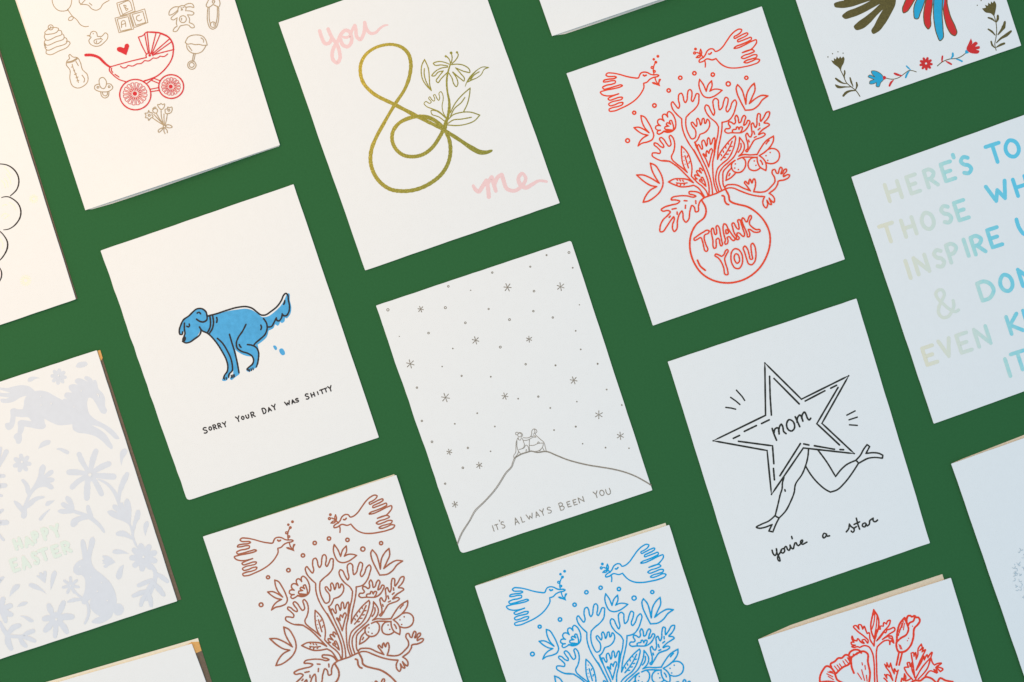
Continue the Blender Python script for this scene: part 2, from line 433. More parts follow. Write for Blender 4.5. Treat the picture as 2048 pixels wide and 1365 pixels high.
ART_DOG = """
@ 330 560 6.8267
part printed_dog
col blue
f 200,750 192,700 200,640 230,560 330,490 400,410 470,393 530,395 565,430 590,490! 640,490 720,470 850,430 1000,405 1110,395 1190,415 1260,460 1330,508 1395,503 1492,440 1590,340 1640,250 1662,190! 1690,185 1705,280 1725,390 1710,470 1665,530! 1645,520 1630,570 1590,590 1575,575 1560,610 1535,630 1510,610 1480,660 1415,695! 1410,720 1390,780 1330,840 1260,890 1230,910! 1270,960 1280,1020 1270,1100 1262,1190! 1200,1225 1140,1255 1112,1240 1150,1190 1205,1140 1215,1090 1190,1055! 1110,1040 1020,1000 960,950 945,890! 970,1000 1000,1150 1018,1290! 960,1330 900,1368 885,1352 930,1300! 928,1230 900,1270! 870,1340 830,1380 780,1375 800,1320 855,1250 860,1180 820,1060 740,920 650,800 600,740! 500,695 485,690! 460,740 400,810 330,855 280,862 240,830! 262,770 270,720! 240,700! 240,735
f 1130,850! 1260,880 1280,960 1290,1020 1275,1120 1262,1190! 1200,1228 1140,1258 1110,1240 1150,1190 1205,1140 1215,1090 1190,1050! 1110,1040 1020,1000 965,955 1000,850!
part printed_drop
f 1478,900 1505,898 1528,950 1515,962 1490,940
part printed_drop
f 1562,950 1590,935 1630,970 1635,1020 1610,1032 1570,1000
part printed_dog_outline
col ink
w 17
s 470,645 500,690 580,730 680,830 780,980 840,1100 858,1190 850,1250 810,1310 800,1345
s 600,490 700,465 850,415 1000,375 1120,368 1190,390 1260,445 1310,480 1360,483 1450,430 1530,365 1590,280 1625,205 1650,185 1670,200 1685,280 1700,360 1690,440 1650,492 1620,490 1600,465! 1590,520 1550,562 1530,555 1520,520! 1490,580 1450,640 1400,645
s 1345,530 1385,590 1395,660 1370,740 1300,810 1230,870 1212,895
s 1125,885 1190,895 1250,930 1275,980 1275,1080 1262,1150 1245,1192,20
s 1105,610 1060,700 1000,790 975,860 985,930 1040,975 1130,1005 1190,1045 1210,1100 1195,1150 1150,1190 1120,1225 1140,1235
s 880,745 910,850 950,980 990,1150 1010,1270
s 715,800 780,860 850,970 900,1080 920,1180 918,1240 875,1290 868,1330
s 600,490 575,505! 560,440 510,398 430,400 380,440 330,490 250,550 215,620 195,700 205,745 235,745 240,712
s 265,592 265,680 272,740 260,770
s 575,505 572,545 530,575 480,570 430,538
s 440,455 465,442 485,465
s 298,635 320,645 335,625 330,605
s 470,645 490,680 480,740 400,810 330,855 280,862 240,840
f 240,790 265,765 285,785 280,830 260,848 235,830
s 612,500 622,580 615,650 580,720
s 650,490 662,580 645,670 600,740
s 705,515 712,550 705,582
s 1308,620 1318,650 1308,680
s 1015,885 1025,910 1038,922
s 1635,285 1632,310 1620,335
w 11
p 1150,1225 1155,1250
p 1175,1215 1180,1240
p 1200,1205 1205,1228
p 808,1335 812,1360
p 835,1335 838,1358
p 905,1305 908,1340
p 925,1300 928,1335
p 943,1295 948,1325
@ 390 700 6.8267
each printed_letter
col ink
w 11
rot -19
t S 138,1100 52,78
t O 208,1075 36,46
t R 270,1055 38,62
t R 335,1035 38,62
t Y 405,1020 46,66
t Y 587,945 48,72
t O 652,930 34,44
t U 716,912 36,46
t R 790,885 44,68
t D 945,832 44,74
t A 1015,815 44,54
t Y 1080,785 50,72
t W 1262,730 66,50
t A 1337,708 42,50
t S 1393,690 40,50
t S 1530,638 46,74
t H 1608,615 42,54
t I 1677,592 8,40
t T 1733,572 46,54
t T 1785,552 42,50
t Y 1845,530 48,70
"""
ART_EASTER = """
part printed_horse
@ 0 690 6.8267
f -60,580! 0,582 100,590 200,565 320,552 400,570 450,605 475,632! 560,625 650,645 750,700 850,755! 880,735 920,745! 875,700 890,660 985,652! 940,600 940,560 980,540 1060,545! 1020,500 1040,465 1100,460 1150,480 1200,505! 1150,450 1160,432 1210,435 1260,475 1280,520! 1275,485 1300,480 1330,540 1345,600 1400,660 1430,720 1440,850 1462,900 1440,940 1390,935 1350,880 1300,790 1240,725 1215,722 1195,760 1195,850 1220,940 1290,1010 1400,1070 1500,1130 1600,1230 1630,1285 1590,1290 1500,1220 1400,1140 1300,1105 1255,1100! 1350,1150 1440,1220 1510,1330 1540,1400 1530,1427 1480,1400 1400,1320 1300,1250 1180,1215 1050,1195 1000,1160 985,1085! 900,1095 800,1098 700,1060 605,1010! 610,1060 628,1110 600,1145 520,1150 420,1130 335,1115! 320,1180 295,1225! 300,1290 270,1350 230,1350 210,1300 185,1265 200,1225 240,1200! 245,1120 245,1050 280,1028 340,1030 430,1045! 390,995 300,990 215,980! 200,1080 170,1140 110,1165 75,1130 70,1080 130,1060! 145,980 150,880 190,865 240,880 310,880! 325,820 330,760 360,695! 280,720 200,770 100,795 10,775 5,745 90,735 125,720! -20,700 -60,690! -60,640! 60,660 140,655! 60,630 -60,600!
col paper
d 700,806,10
d 562,825,8
d 1010,850,7
d 555,708,7
d 1112,632,8
s 1325,675,10 1345,690,14 1350,710,8
col wash
part printed_flower
petals 800,435,20,112,8,58
@ 0 860 6.8267
part printed_flower
petals 300,455,20,130,7,66
part printed_flower
s 1200,560,60 1120,430,75 1080,335,70
s 1240,540,60 1270,400,85 1310,290,70
s 1280,570,60 1400,500,85 1485,465,75
s 1280,620,60 1450,635,85 1550,640,85
s 1270,660,60 1350,800,80 1385,875,70
s 1200,660,60 1190,800,90 1185,935,75
s 1180,640,60 1060,710,80 985,785,70
s 1180,600,60 1040,580,80 940,580,75
d 1230,615,95
each printed_flower_eye
col paper
d 1228,617,24
d 300,440,16
@ 0 690 6.8267
d 800,422,12
col wash
each printed_sprig
f 1035,295 1060,250 1120,232 1180,235 1195,265 1170,292
f 380,500 385,460 430,437 555,455! 480,465 430,500
@ 0 860 6.8267
f 520,262! 560,180 640,140 688,150 680,190 620,220
f 768,262 800,248 880,262 945,305 930,335 880,320 820,285
f 1655,495! 1640,400 1650,290 1700,255 1738,280 1725,330 1690,380
part printed_sprig
s 1340,675,20 1450,730,40 1560,850,50 1610,960,50 1640,1060,40
s 1735,605,60 1680,720,80 1630,870,50 1620,980,40
part printed_sprig
f 590,470 615,490 600,620! 680,555 720,548 732,575 700,620 640,655! 700,650 745,675 740,700 680,725! 720,760 732,800 700,815 620,780 550,785 500,810 450,860 400,950 370,1070 350,1200 320,1215 295,1200 300,1100 340,980 400,850 470,740 520,630 550,500
s 310,690,40 360,750,60 385,840,70 400,900,30
s 595,920,30 500,940,60 430,990,70 370,1060,30
s 200,980,30 250,1030,70 310,1100,70
part printed_sprig
f 905,905 960,925 1000,1000 1015,1080 1000,1130 920,1145 820,1140 785,1110 810,1090 900,1080! 850,1050 828,1010 850,990 940,1020! 900,970 890,930
s 1010,1115,45 1120,1150,50 1230,1200,60 1320,1270,55 1400,1360,45 1420,1395,30
s 1200,1050,50 1215,1110,70 1250,1190,50
s 1200,1200,40 1100,1210,70 1020,1255,100 1000,1290,80
each printed_sprig
f 620,1035 630,990 750,962! 700,1010 650,1040
s 680,1085,8 610,1150,36 550,1220,44
s -20,630,60 50,630,50
s -20,765,80 70,760,60
s -20,1270,80 90,1265,70
s -20,890,40 20,900,40
s -20,1130,60 35,1095,40
s -20,500,40 40,390,60 85,300,70
s -20,400,60 10,250,40
part printed_sprig
@ 90 1000 6.8267
f 850,160 900,140 990,175! 920,100 930,65 960,65 1040,130! 1030,50 1050,35 1085,110! 1085,20 1120,-20 1150,10 1175,100 1175,250 1170,330 1215,400 1215,500 1260,620 1290,690 1240,640 1190,530 1170,420 1140,340 1080,300 950,250 880,210
s 1270,165,60 1260,230,75 1225,320,45 1210,400,40
s 995,465,60 1060,460,85 1130,490,60 1190,530,30
each printed_sprig
f 1370,495! 1345,400 1355,320 1400,290 1415,310 1395,400
part printed_flower
petals 1345,785,20,195,9,88,0.3
each printed_sprig
s 1450,900,60 1500,980,55 1500,1100,55 1440,1250,60 1380,1360,50
s 1520,1010,40 1600,1060,70 1670,1115,50
s 1480,1090,40 1370,1130,60 1275,1170,50
s 1500,1150,40 1560,1220,75 1610,1290,55
s 1420,1250,40 1300,1280,60 1210,1310,50
f 1150,740! 1060,735 960,740 920,720 930,690 980,675 1060,690
f 780,765 830,760 900,790 960,855! 880,895 820,930 795,910 820,880 780,870! 800,850 775,830 810,815!
f 1075,885! 1060,980 1035,1070 1000,1090 970,1060 985,980 1030,910
part printed_flower_eye
col paper
d 1345,783,16
col wash
part printed_rabbit
@ 0 1030 6.8267
f 1130,332 1160,370 1180,440 1190,510! 1210,420 1230,330 1270,300 1292,330 1285,420 1260,500 1245,600 1250,650 1290,730 1400,820 1500,920 1560,1030 1590,1150 1590,1215! 1640,1215 1690,1292 1650,1362 1590,1372 1545,1332! 1520,1392 1460,1442 1300,1484 1250,1467 1290,1422 1365,1387! 1290,1342 1230,1262 1225,1192 1245,1137! 1200,1182 1170,1222 1120,1212 1115,1142! 1150,1060 1165,950 1150,860 1110,820! 1050,820 1005,780 1010,700 1060,640 1130,605! 1115,500 1100,400 1110,345
part printed_flower
petals 965,965,14,125,7,42,0.2
s 980,990,28 1040,1070,32 1120,1140,40
s 925,1190,20 1000,1165,55 1110,1155,30
col paper
d 1240,852,8
d 1390,928,9
d 1330,1046,9
d 1465,1172,10
d 965,970,9
s 1080,720,8 1090,705,10 1105,705,6
col wash
each printed_sprig
f 495,830 540,830! 535,790 560,785 590,810! 600,765 625,770 630,850 615,935! 560,890
f 690,1030! 690,900 710,800 750,760 772,790 755,860 720,960
f 640,1085! 560,1040 440,1000 390,960 400,940 470,942 560,1000
f 128,1120! 150,1030 230,945 270,955 255,1000 190,1060
s -20,900,80 45,855,30
s -20,270,40 45,340,40
@ 0 1165 6.8267
part printed_stem
s 1190,285,36 1212,370,40 1200,470,38 1158,562,30
each printed_sprig
f 232,335! 270,290 340,265 378,275 350,305 290,325
f 270,460 330,458 420,490 460,530 430,548 370,520 320,480
part printed_flower
s 720,450,50 690,380,80 668,320,70
s 800,440,50 840,340,80 868,275,60
s 820,480,60 900,470,95 980,470,75
s 810,540,60 870,610,85 910,680,60
s 765,560,60 757,660,70 750,740,50
s 720,540,60 670,600,90 615,660,60
s 710,490,60 650,490,85 605,500,70
d 765,505,100
each printed_sprig
s 0,540,30 50,650,60 100,720,70 110,820,90 150,905,60
s 120,690,50 180,620,80 260,590,60
s 110,735,40 220,740,50 300,740,50 380,690,60 450,665,60
s 300,740,50 400,770,60 470,800,50
s 270,760,40 310,830,70 350,870,50
part printed_flower
s 10,370,60 40,230,70
s 20,370,60 90,340,75 140,320,70
s 20,390,60 90,420,90 150,440,65
s 20,400,60 60,480,70 75,535,50
@ 130 1165 6.8267
each printed_sprig
s 1200,0,60 1130,100,50
s 1130,110,40 1020,140,50 930,185,45
s 1110,150,40 1060,230,60 1035,310,50
s 1130,130,50 1160,230,70 1175,320,45
s 1220,20,40 1280,90,80 1345,170,50
col paper
@ 0 1165 6.8267
d 768,508,16
each printed_letter
col mint
@ 0 1030 6.8267
w 46
rot -20
t H 242,395 75,125
t A 383,367 90,110
t P 487,303 60,125
t P 622,258 60,140
t Y 760,222 95,150
t E 202,687 75,150
t A 342,652 85,150
t S 480,592 60,150
t T 600,545 110,140
t E 762,497 75,135
t R 905,445 85,140
"""
ART_FOLK = """
@ 1580 0 6.8267
part printed_wing
col olive
f 1450,-30! 1440,60 1380,190 1290,340 1200,440 1130,465 1110,430 1150,350 1200,250 1270,130! 1180,220 1090,320 980,400 900,412 870,370 920,310 1030,230 1140,140 1230,55! 1130,110 1000,180 850,240 740,257 710,225 760,170 900,110 1010,60 1100,10! 980,50 820,100 680,112 610,95 600,55 660,25 735,10! 740,-60! 1450,-60!
part printed_feather
@ 1580 0 6.8267
col red
f 1600,-40 1560,50 1535,130 1550,180 1590,165 1650,90 1720,-40
col olive
w 11
s 1600,-40 1560,50 1535,130 1550,180 1590,165 1650,90 1720,-40
part printed_feather
@ 1580 0 6.8267
col blue
f 1755,-40 1700,70 1690,180 1710,260 1740,262 1780,180 1820,80 1855,-40
col olive
w 11
s 1755,-40 1700,70 1690,180 1710,260 1740,262 1780,180 1820,80 1855,-40
part printed_feather
@ 1580 0 6.8267
col red
f 1872,-40 1835,110 1825,250 1850,360 1890,400 1915,370 1920,250 1940,100 1958,-40
col olive
w 11
s 1872,-40 1835,110 1825,250 1850,360 1890,400 1915,370 1920,250 1940,100 1958,-40
part printed_feather
@ 1748 0 6.8267
col red
f 955,-40 945,100 965,260 1010,400 1070,480 1105,492 1130,460 1110,370 1050,240 1010,100 980,-40
col olive
w 11
s 955,-40 945,100 965,260 1010,400 1070,480 1105,492 1130,460 1110,370 1050,240 1010,100 980,-40
part printed_feather
@ 1748 0 6.8267
col blue
f 822,-40 812,150 825,330 860,480 905,560 938,530 942,400 930,200 938,-40
col olive
w 11
s 822,-40 812,150 825,330 860,480 905,560 938,530 942,400 930,200 938,-40
col olive
part printed_sprig
@ 1580 0 6.8267
f 560,825! 600,835! 600,795! 625,815! 640,775! 665,805! 685,772! 705,800! 725,773! 740,790 735,860 705,920 695,970! 660,925 590,870
w 10
s 690,960 730,1040 770,1130 830,1185 900,1240 955,1320
s 745,965,14 748,1000,26 740,1040,16 748,1070,8
s 625,1075,24 670,1110,32 730,1140,18 775,1145,8
s 618,1160,10 650,1185,40 760,1190,18 850,1190,8
s 728,1312,28 765,1270,36 820,1245,26 900,1240,10
s 820,1065,18 835,1120,26 862,1185,8
s 908,1130,20 915,1170,28 895,1230,10
d 518,781,9
d 581,737,8
d 655,711,8
d 725,729,8
part printed_stem
w 8
s 1310,1070 1400,1085 1480,1065 1560,1010 1630,965 1725,985
part printed_sprig
@ 1748 0 6.8267
f 1475,120! 1530,108! 1515,70! 1555,82! 1560,40! 1590,62! 1600,20! 1620,47! 1640,12! 1665,50 1660,150 1640,230! 1600,190 1520,170
w 9
s 1640,220 1665,310 1675,420 1665,520 1650,610 1668,690
s 1690,215,26 1690,260,36 1668,310,8
s 1560,245,20 1610,262,28 1655,300,8
s 1787,300,24 1770,370,50 1730,430,32 1690,480,10
s 1560,402,20 1610,435,28 1655,485,10
s 1870,430,28 1810,480,42 1730,530,30 1670,590,10
s 1600,570,22 1615,620,26 1650,655,10
s 1778,597,30 1730,615,36 1670,650,10
d 1410,75,8
d 1463,10,8
part printed_stem
s 865,905 930,850 1030,810 1130,800 1190,775 1250,730
each printed_petal
@ 1580 0 6.8267
col blue
f 1110,975 1150,970 1210,990 1270,1050 1275,1090 1240,1130 1210,1190 1180,1185 1180,1130! 1130,1150 1085,1145 1090,1115 1150,1090! 1100,1070 1065,1050 1080,1030 1160,1055! 1120,1010
s 1590,905,18 1615,930,22 1650,960,6
s 1580,1060,24 1600,1010,28 1630,975,8
@ 1748 0 6.8267
s 1075,730,24 1075,770,30 1045,805,8
s 1200,840,26 1160,820,24 1115,808,8
f 1250,690 1275,685 1295,720 1250,735
col olive
w 6
@ 1580 0 6.8267
c 1110,975 1150,970 1210,990 1270,1050 1275,1090 1240,1130 1210,1190 1180,1185 1180,1130! 1130,1150 1085,1145 1090,1115 1150,1090! 1100,1070 1065,1050 1080,1030 1160,1055! 1120,1010
col red
f 1270,1045 1295,1040 1315,1070 1280,1092
s 1425,1005,22 1460,1020,34 1530,1038,8
s 1358,1175,26 1380,1130,30 1415,1095,8
part printed_blossom
petals 1857,872,16,92,9,40
col paper
d 1857,870,14
col red
each printed_petal
@ 1748 0 6.8267
s 935,770,20 930,810,26 928,850,8
s 1055,880,24 1020,860,28 980,838,8
f 1325,525! 1340,600 1320,620! 1400,575 1415,590 1380,640! 1445,640 1445,660 1390,680! 1440,700 1430,725 1360,735 1290,710 1265,680 1290,600
"""
ART_HERES = """
each printed_letter
@ 1748 230 6.8267
w 54
rot -18
t H 265,1042 175,235
t E 535,945 125,235
t R 775,862 130,235
t E 1010,772 135,240
t I 1082,565 4,40
t S 1255,688 120,230
t T 1650,528 190,245
t O 1885,460 180,230
t W 1690,1050 270,230
t H 2010,972 165,235
@ 1748 400 6.8267
t T 195,455 185,240
t H 475,372 150,235
t O 733,288 160,230
t S 985,198 115,235
t E 1192,142 135,250
t I 465,952 4,245
t N 648,885 155,235
t S 888,800 115,235
t P 1078,722 125,245
t I 1258,655 4,235
t R 1420,612 140,240
t E 1648,512 140,245
s 1945,270 1985,390 2060,470 2130,440
t D 1535,1232 190,245
t O 1805,1135 165,230
t N 2080,1040 170,235
@ 1748 570 6.8267
w 44
s 1155,345 1110,368 1060,350 940,255 870,185 845,120 880,72 930,72 960,120 935,200 892,290 885,390 940,448 1010,435 1060,370 1090,290 1080,215
w 52
t E 762,960 145,235
t V 985,862 150,235
t E 1228,790 145,245
t N 1478,705 165,245
t K 1920,530 165,245
t N 2150,445 165,245
t I 1825,1130 4,245
t T 1992,1040 185,245
"""
ART_MOM = """
part printed_star
@ 1400 700 6.8267
w 18
q 885,180 1385,675 2030,355 1665,1005 2106,1418 1411,1341 976,1976 916,1376 180,1243 895,895
p 950,362 958,640 975,892
p 1010,392 1355,740
p 1437,700 1705,560
p 1785,525 1865,485
p 1885,515 1595,1010 1905,1300
p 455,1210 540,1170
p 605,1115 770,1035
p 840,1008 945,957
each printed_dash
w 14
p 497,552 575,638 610,692
p 418,650 490,700 545,748
p 352,787 430,797 487,812
@ 1500 700 6.8267
p 1322,893 1435,835
p 1352,957 1465,920
p 1358,1025 1465,1033
@ 1480 840 6.8267
part printed_star
w 18
p -21,294 444,356 462,600
p 457,665 470,820
p 825,325 545,765
p 870,330 940,345
p 1015,355 1290,403
p 1365,407 1415,410
part printed_leg
w 16
s 600,790 580,860 575,940 550,1020 520,1150 480,1310
s 935,400 930,480 895,630 850,740 755,890 740,990 690,1120 620,1250 535,1340
s 480,1310 505,1328 535,1340
s 612,955 618,975
part printed_leg
s 900,640 960,740 1080,880 1180,960 1235,988! 1320,960 1430,860 1530,730 1620,590
s 1065,415 1180,570 1305,775! 1380,680 1460,610 1580,555
s 1580,555 1600,570 1620,595
s 1580,555 1640,490 1690,400 1735,340! 1770,365! 1720,460! 1830,450 1900,460 1950,485! 1945,525! 1840,515 1740,530 1680,560 1620,595
@ 1490 960 6.8267
part printed_foot
s 410,490 330,560 220,610 155,650 190,662 250,655 370,612! 325,700! 380,712! 430,590 470,515
part printed_word
@ 1400 700 6.8267
w 18
s 985,1075 1010,1150 1045,1235
s 1010,1140 1030,1075 1058,1065 1080,1150
s 1075,1120 1088,1045 1110,1015 1130,1050 1145,1120 1175,1145
c 1215,955 1185,1000 1185,1050 1210,1095 1250,1110 1285,1080 1290,1020 1260,970
s 1300,915 1330,980 1362,1050
s 1325,990 1335,920 1365,890 1390,930 1405,975
s 1390,940 1400,880 1425,850 1450,890 1470,940 1490,960 1512,935
@ 1490 960 6.8267
w 16
part printed_word
s 370,962 385,1010 410,1035 432,1000 430,945
s 428,942 440,1010 472,1070 476,1112 455,1100 445,1060 480,995 498,965
c 500,950 490,985 515,1002 542,975 530,940 510,943
s 540,930 555,910 565,915 580,950 600,965 617,935 615,892
s 617,895 632,930 655,945 670,900 680,868
s 636,775 645,805
s 680,865 700,860 708,885 728,900 755,878 785,848 785,822 765,830 762,865 785,882 815,868 845,852
part printed_word
s 1108,742 1082,730 1062,765 1070,795 1100,780 1115,740 1120,770 1155,765
part printed_word
s 1383,712 1415,670 1425,605! 1450,640 1485,665 1490,700 1470,718 1450,700
s 1485,665 1520,640
s 1520,525 1545,620 1565,675
s 1490,610 1565,575
s 1640,590 1610,600 1605,635 1635,645 1655,600 1665,630 1695,610 1702,560! 1715,548 1750,525! 1750,560 1775,575 1810,550
"""
ART_NIGHT = """
@ 740 480 4.5511
w 7
each printed_dot
r 163,638,11
r 686,618,10
r 713,424,8
r 533,849,8
r 868,756,8
r 1113,299,7
r 1080,630,6
r 1270,727,9
r 1459,245,6
r 1493,468,8
r 1487,650,7
r 1664,708,7
r 1811,116,9
r 1186,977,9
r 1417,1133,7
r 834,1239,6
r 427,1346,7
d 916,460,6
d 1607,140,9
d 1845,255,8
d 1906,592,6
d 1872,829,8
d 1918,998,8
d 1689,1143,8
d 1099,1247,8
d 754,990,7
d 657,1154,7
d 267,880,5
w 7
each printed_star
star 461,632,27,10
star 1252,433,36,5
star 1735,427,36,20
star 961,916,34,15
star 1448,905,27,25
star 367,1130,38,15
star 1854,1280,34,10
@ 820 700 4.096
w 6
star 291,392,36,10
star 778,380,27,10
star 1547,533,33,30
star 1723,705,30,25
star 322,837,23,15
star 567,947,26,20
star 368,1267,25,15
each printed_dot
d 1192,128,8
d 1537,115,8
d 886,401,7
r 1051,384,6
d 1611,326,7
d 1367,425,6
d 1149,477,7
d 1735,453,7
d 551,520,7
d 367,607,7
r 97,583,6
d 695,629,7
d 1358,630,8
d 1180,658,7
r 180,754,7
d 1414,770,6
d 1602,802,7
d 1794,807,6
r 474,804,6
d 660,832,6
r 433,967,7
r 288,1097,6
part printed_mountain
@ 900 840 6.8267
w 8
s 880,520 855,580 840,630 760,720 680,850 600,965 470,1110 330,1250 270,1365 170,1520 130,1600 98,1690
s 892,528 868,590 850,640 772,728 692,856 612,972 478,1120 342,1260 280,1372 180,1530 140,1610 106,1700
s 875,525 960,470 1050,440 1100,425 1180,440 1320,430 1450,480 1600,540 1780,590 1920,620 2048,640 2250,675 2400,715 2550,775 2750,890
s 880,530 970,476 1056,447 1106,433 1180,449 1320,439 1450,490 1600,550 1780,600 1920,630 2048,650 2250,685 2400,725 2550,785 2745,898
part printed_couple
w 7
r 913,188,19
r 950,208,26
s 930,190 945,175 985,190 992,215 975,232
s 930,240 940,275 965,275 972,245
s 925,250 905,300 900,380 895,450 870,490 872,520
s 915,290 915,370 935,430 965,465
s 985,250 1000,290 1015,350 1000,385 940,405
s 945,405 1010,385 1040,345 1065,365 1075,420
s 940,430 915,480 890,510
s 1040,440 1040,405 1050,415
s 1000,245 1060,248 1110,230 1160,222 1175,238 1140,238 1090,262 1050,280 1005,280
s 1100,230 1115,200 1118,150 1145,125 1180,140 1185,170 1165,185 1215,250 1285,315 1300,370 1315,430
s 1150,125 1160,165 1140,200
s 1085,265 1082,350 1088,425
s 1085,350 1140,350 1200,325 1275,318
s 1195,325 1205,298 1220,315
s 1275,320 1265,370 1215,420 1160,435
s 1265,385 1290,430
s 1250,390 1225,425
each printed_letter
@ 900 930 6.8267
w 10
rot -18
t I 590,870 10,82
t T 642,852 46,72
t I 675,765 4,18
t S 722,822 46,90
t A 905,770 56,92
t L 992,745 32,76
t W 1090,705 86,70
t A 1188,678 50,74
t Y 1262,650 56,88
t S 1355,620 54,84
t B 1525,568 58,98
t E 1625,538 44,70
t E 1708,512 44,70
t N 1790,478 66,74
@ 1080 860 6.8267
t Y 765,885 56,90
t O 845,862 60,76
t U 932,845 56,78
"""
ART_PEONY = """
@ 1620 1165 6.8267
part printed_foliage
w 22
c 870,375! 850,470 830,590 840,680 875,770! 930,640 940,560 930,480
f 870,375! 855,470 890,440 925,470! 
w 15
s 885,450 870,560 845,640
s 915,460 905,600 880,740
w 20
s 875,870! 820,780 800,690 780,700! 760,650 740,600 720,640! 690,580 665,580 670,640! 620,590 595,600 640,660 740,740 795,800 790,830 740,780 710,790 740,835 700,820 650,770 640,800! 600,790 575,735 570,760 600,820! 560,820 570,850 620,860! 570,880 590,890 650,880 680,890! 740,865 800,880 850,960 875,1100 880,1250 885,1400
s 922,1400 912,1250 910,1150 915,900 920,880! 960,840 1030,795 1080,795 1090,850! 1100,800 1145,830! 1130,770 1120,740 1060,740 990,780! 1080,710 1160,640 1150,620 1090,640 1050,650! 1030,690 1010,680 990,710 950,760 910,800! 1000,680 1090,560 1095,520 1060,530 1045,570! 1010,550 1000,600! 960,600 960,640! 930,640 900,740 880,800 875,870!
s 1080,760 1110,770 1130,800
s 1430,1300 1410,1150 1380,970! 1410,960 1420,1010! 1440,960 1450,1050! 1470,1000 1480,900 1520,845! 1530,900 1500,930! 1545,890 1530,950! 1575,920 1540,1000 1500,1080 1450,1200! 1520,1090 1555,1010 1560,1060! 1600,990 1610,1030! 1640,980 1665,955 1650,1030! 1600,1080 1520,1180 1440,1320!
s 1650,1030! 1600,1180 1480,1320
s 1650,1030! 1680,1110 1700,1130! 1740,1110 1795,1105 1730,1150! 1815,1190 1780,1220! 1720,1160 1740,1230! 1690,1190 1730,1240! 1640,1210 1570,1290 
s 1430,1290 1390,1180 1390,1100! 1370,1150 1360,1095! 1330,1100 1345,1160! 1290,1165 1310,1220 1400,1330!
s 1130,1340 1090,1230 1040,1160 1020,1120! 1050,1150 1050,1100! 1080,1160 1100,1105! 1120,1180 1150,1250! 1155,1180 1180,1220 1205,1200! 1180,1290 1160,1400
s 1130,1340 1080,1270 1045,1260 1050,1310! 1020,1260
s 1010,1310 1050,1350 1060,1400
s 1240,1400 1260,1310 1275,1340 1290,1250! 1310,1300 1300,1345 1370,1320
part printed_bud
w 26
c 1290,485! 1320,500 1335,462 1370,457 1390,472 1430,457 1445,480! 1480,482 1500,520 1470,580 1430,620 1410,760 1370,870 1280,950 1215,950 1178,860 1185,800 1190,700 1230,560
w 24
s 1290,490 1320,560 1345,640 1320,710 1230,770 1190,812
s 1340,590 1360,555 1410,530 1430,480
s 1322,505 1320,545 1345,585
p 1215,960 1180,1130
p 1258,965 1217,1130
w 12
s 1275,530 1255,620
s 1290,560 1275,650
s 1255,560 1235,650
s 1240,610 1220,690
s 1225,640 1208,730
s 1215,850 1235,910
s 1235,860 1255,915
d 1330,798,9
d 1345,765,9
d 1400,600,9
part printed_peony
w 28
s 140,1400 135,1300 170,1210 230,1145 285,1165 340,1240
s 290,1160! 280,1120 340,1080 390,1035 430,1035 490,990 530,1000! 540,965 620,920 670,930 700,965
s 340,1260! 450,1160 540,1110 560,1040 640,975 740,945 785,975 790,1080 820,1250 800,1400
s 560,1060 570,1160 600,1240
s 345,1260 370,1330 450,1375
s 530,1000 545,1060 560,1100
s 140,1365 240,1355 330,1365
s 1380,1370 1440,1340 1500,1345 1580,1295 1660,1315 1720,1370
s 1740,1370 1775,1310 1850,1340 1950,1360
w 13
p 335,1145 385,1210
p 370,1130 415,1190
p 402,1115 440,1170
p 450,1075 490,1140
p 480,1055 525,1110
p 510,1030 540,1080
p 230,1250 310,1290
p 245,1225 320,1245
p 250,1285 320,1330
p 270,1215 310,1225
p 555,1010 570,1050
p 590,980 600,1010
p 640,960 640,990
p 650,1240 705,1325
p 705,1195 745,1340
p 770,1270 780,1350
p 750,1135 757,1190
p 710,1100 717,1130
"""
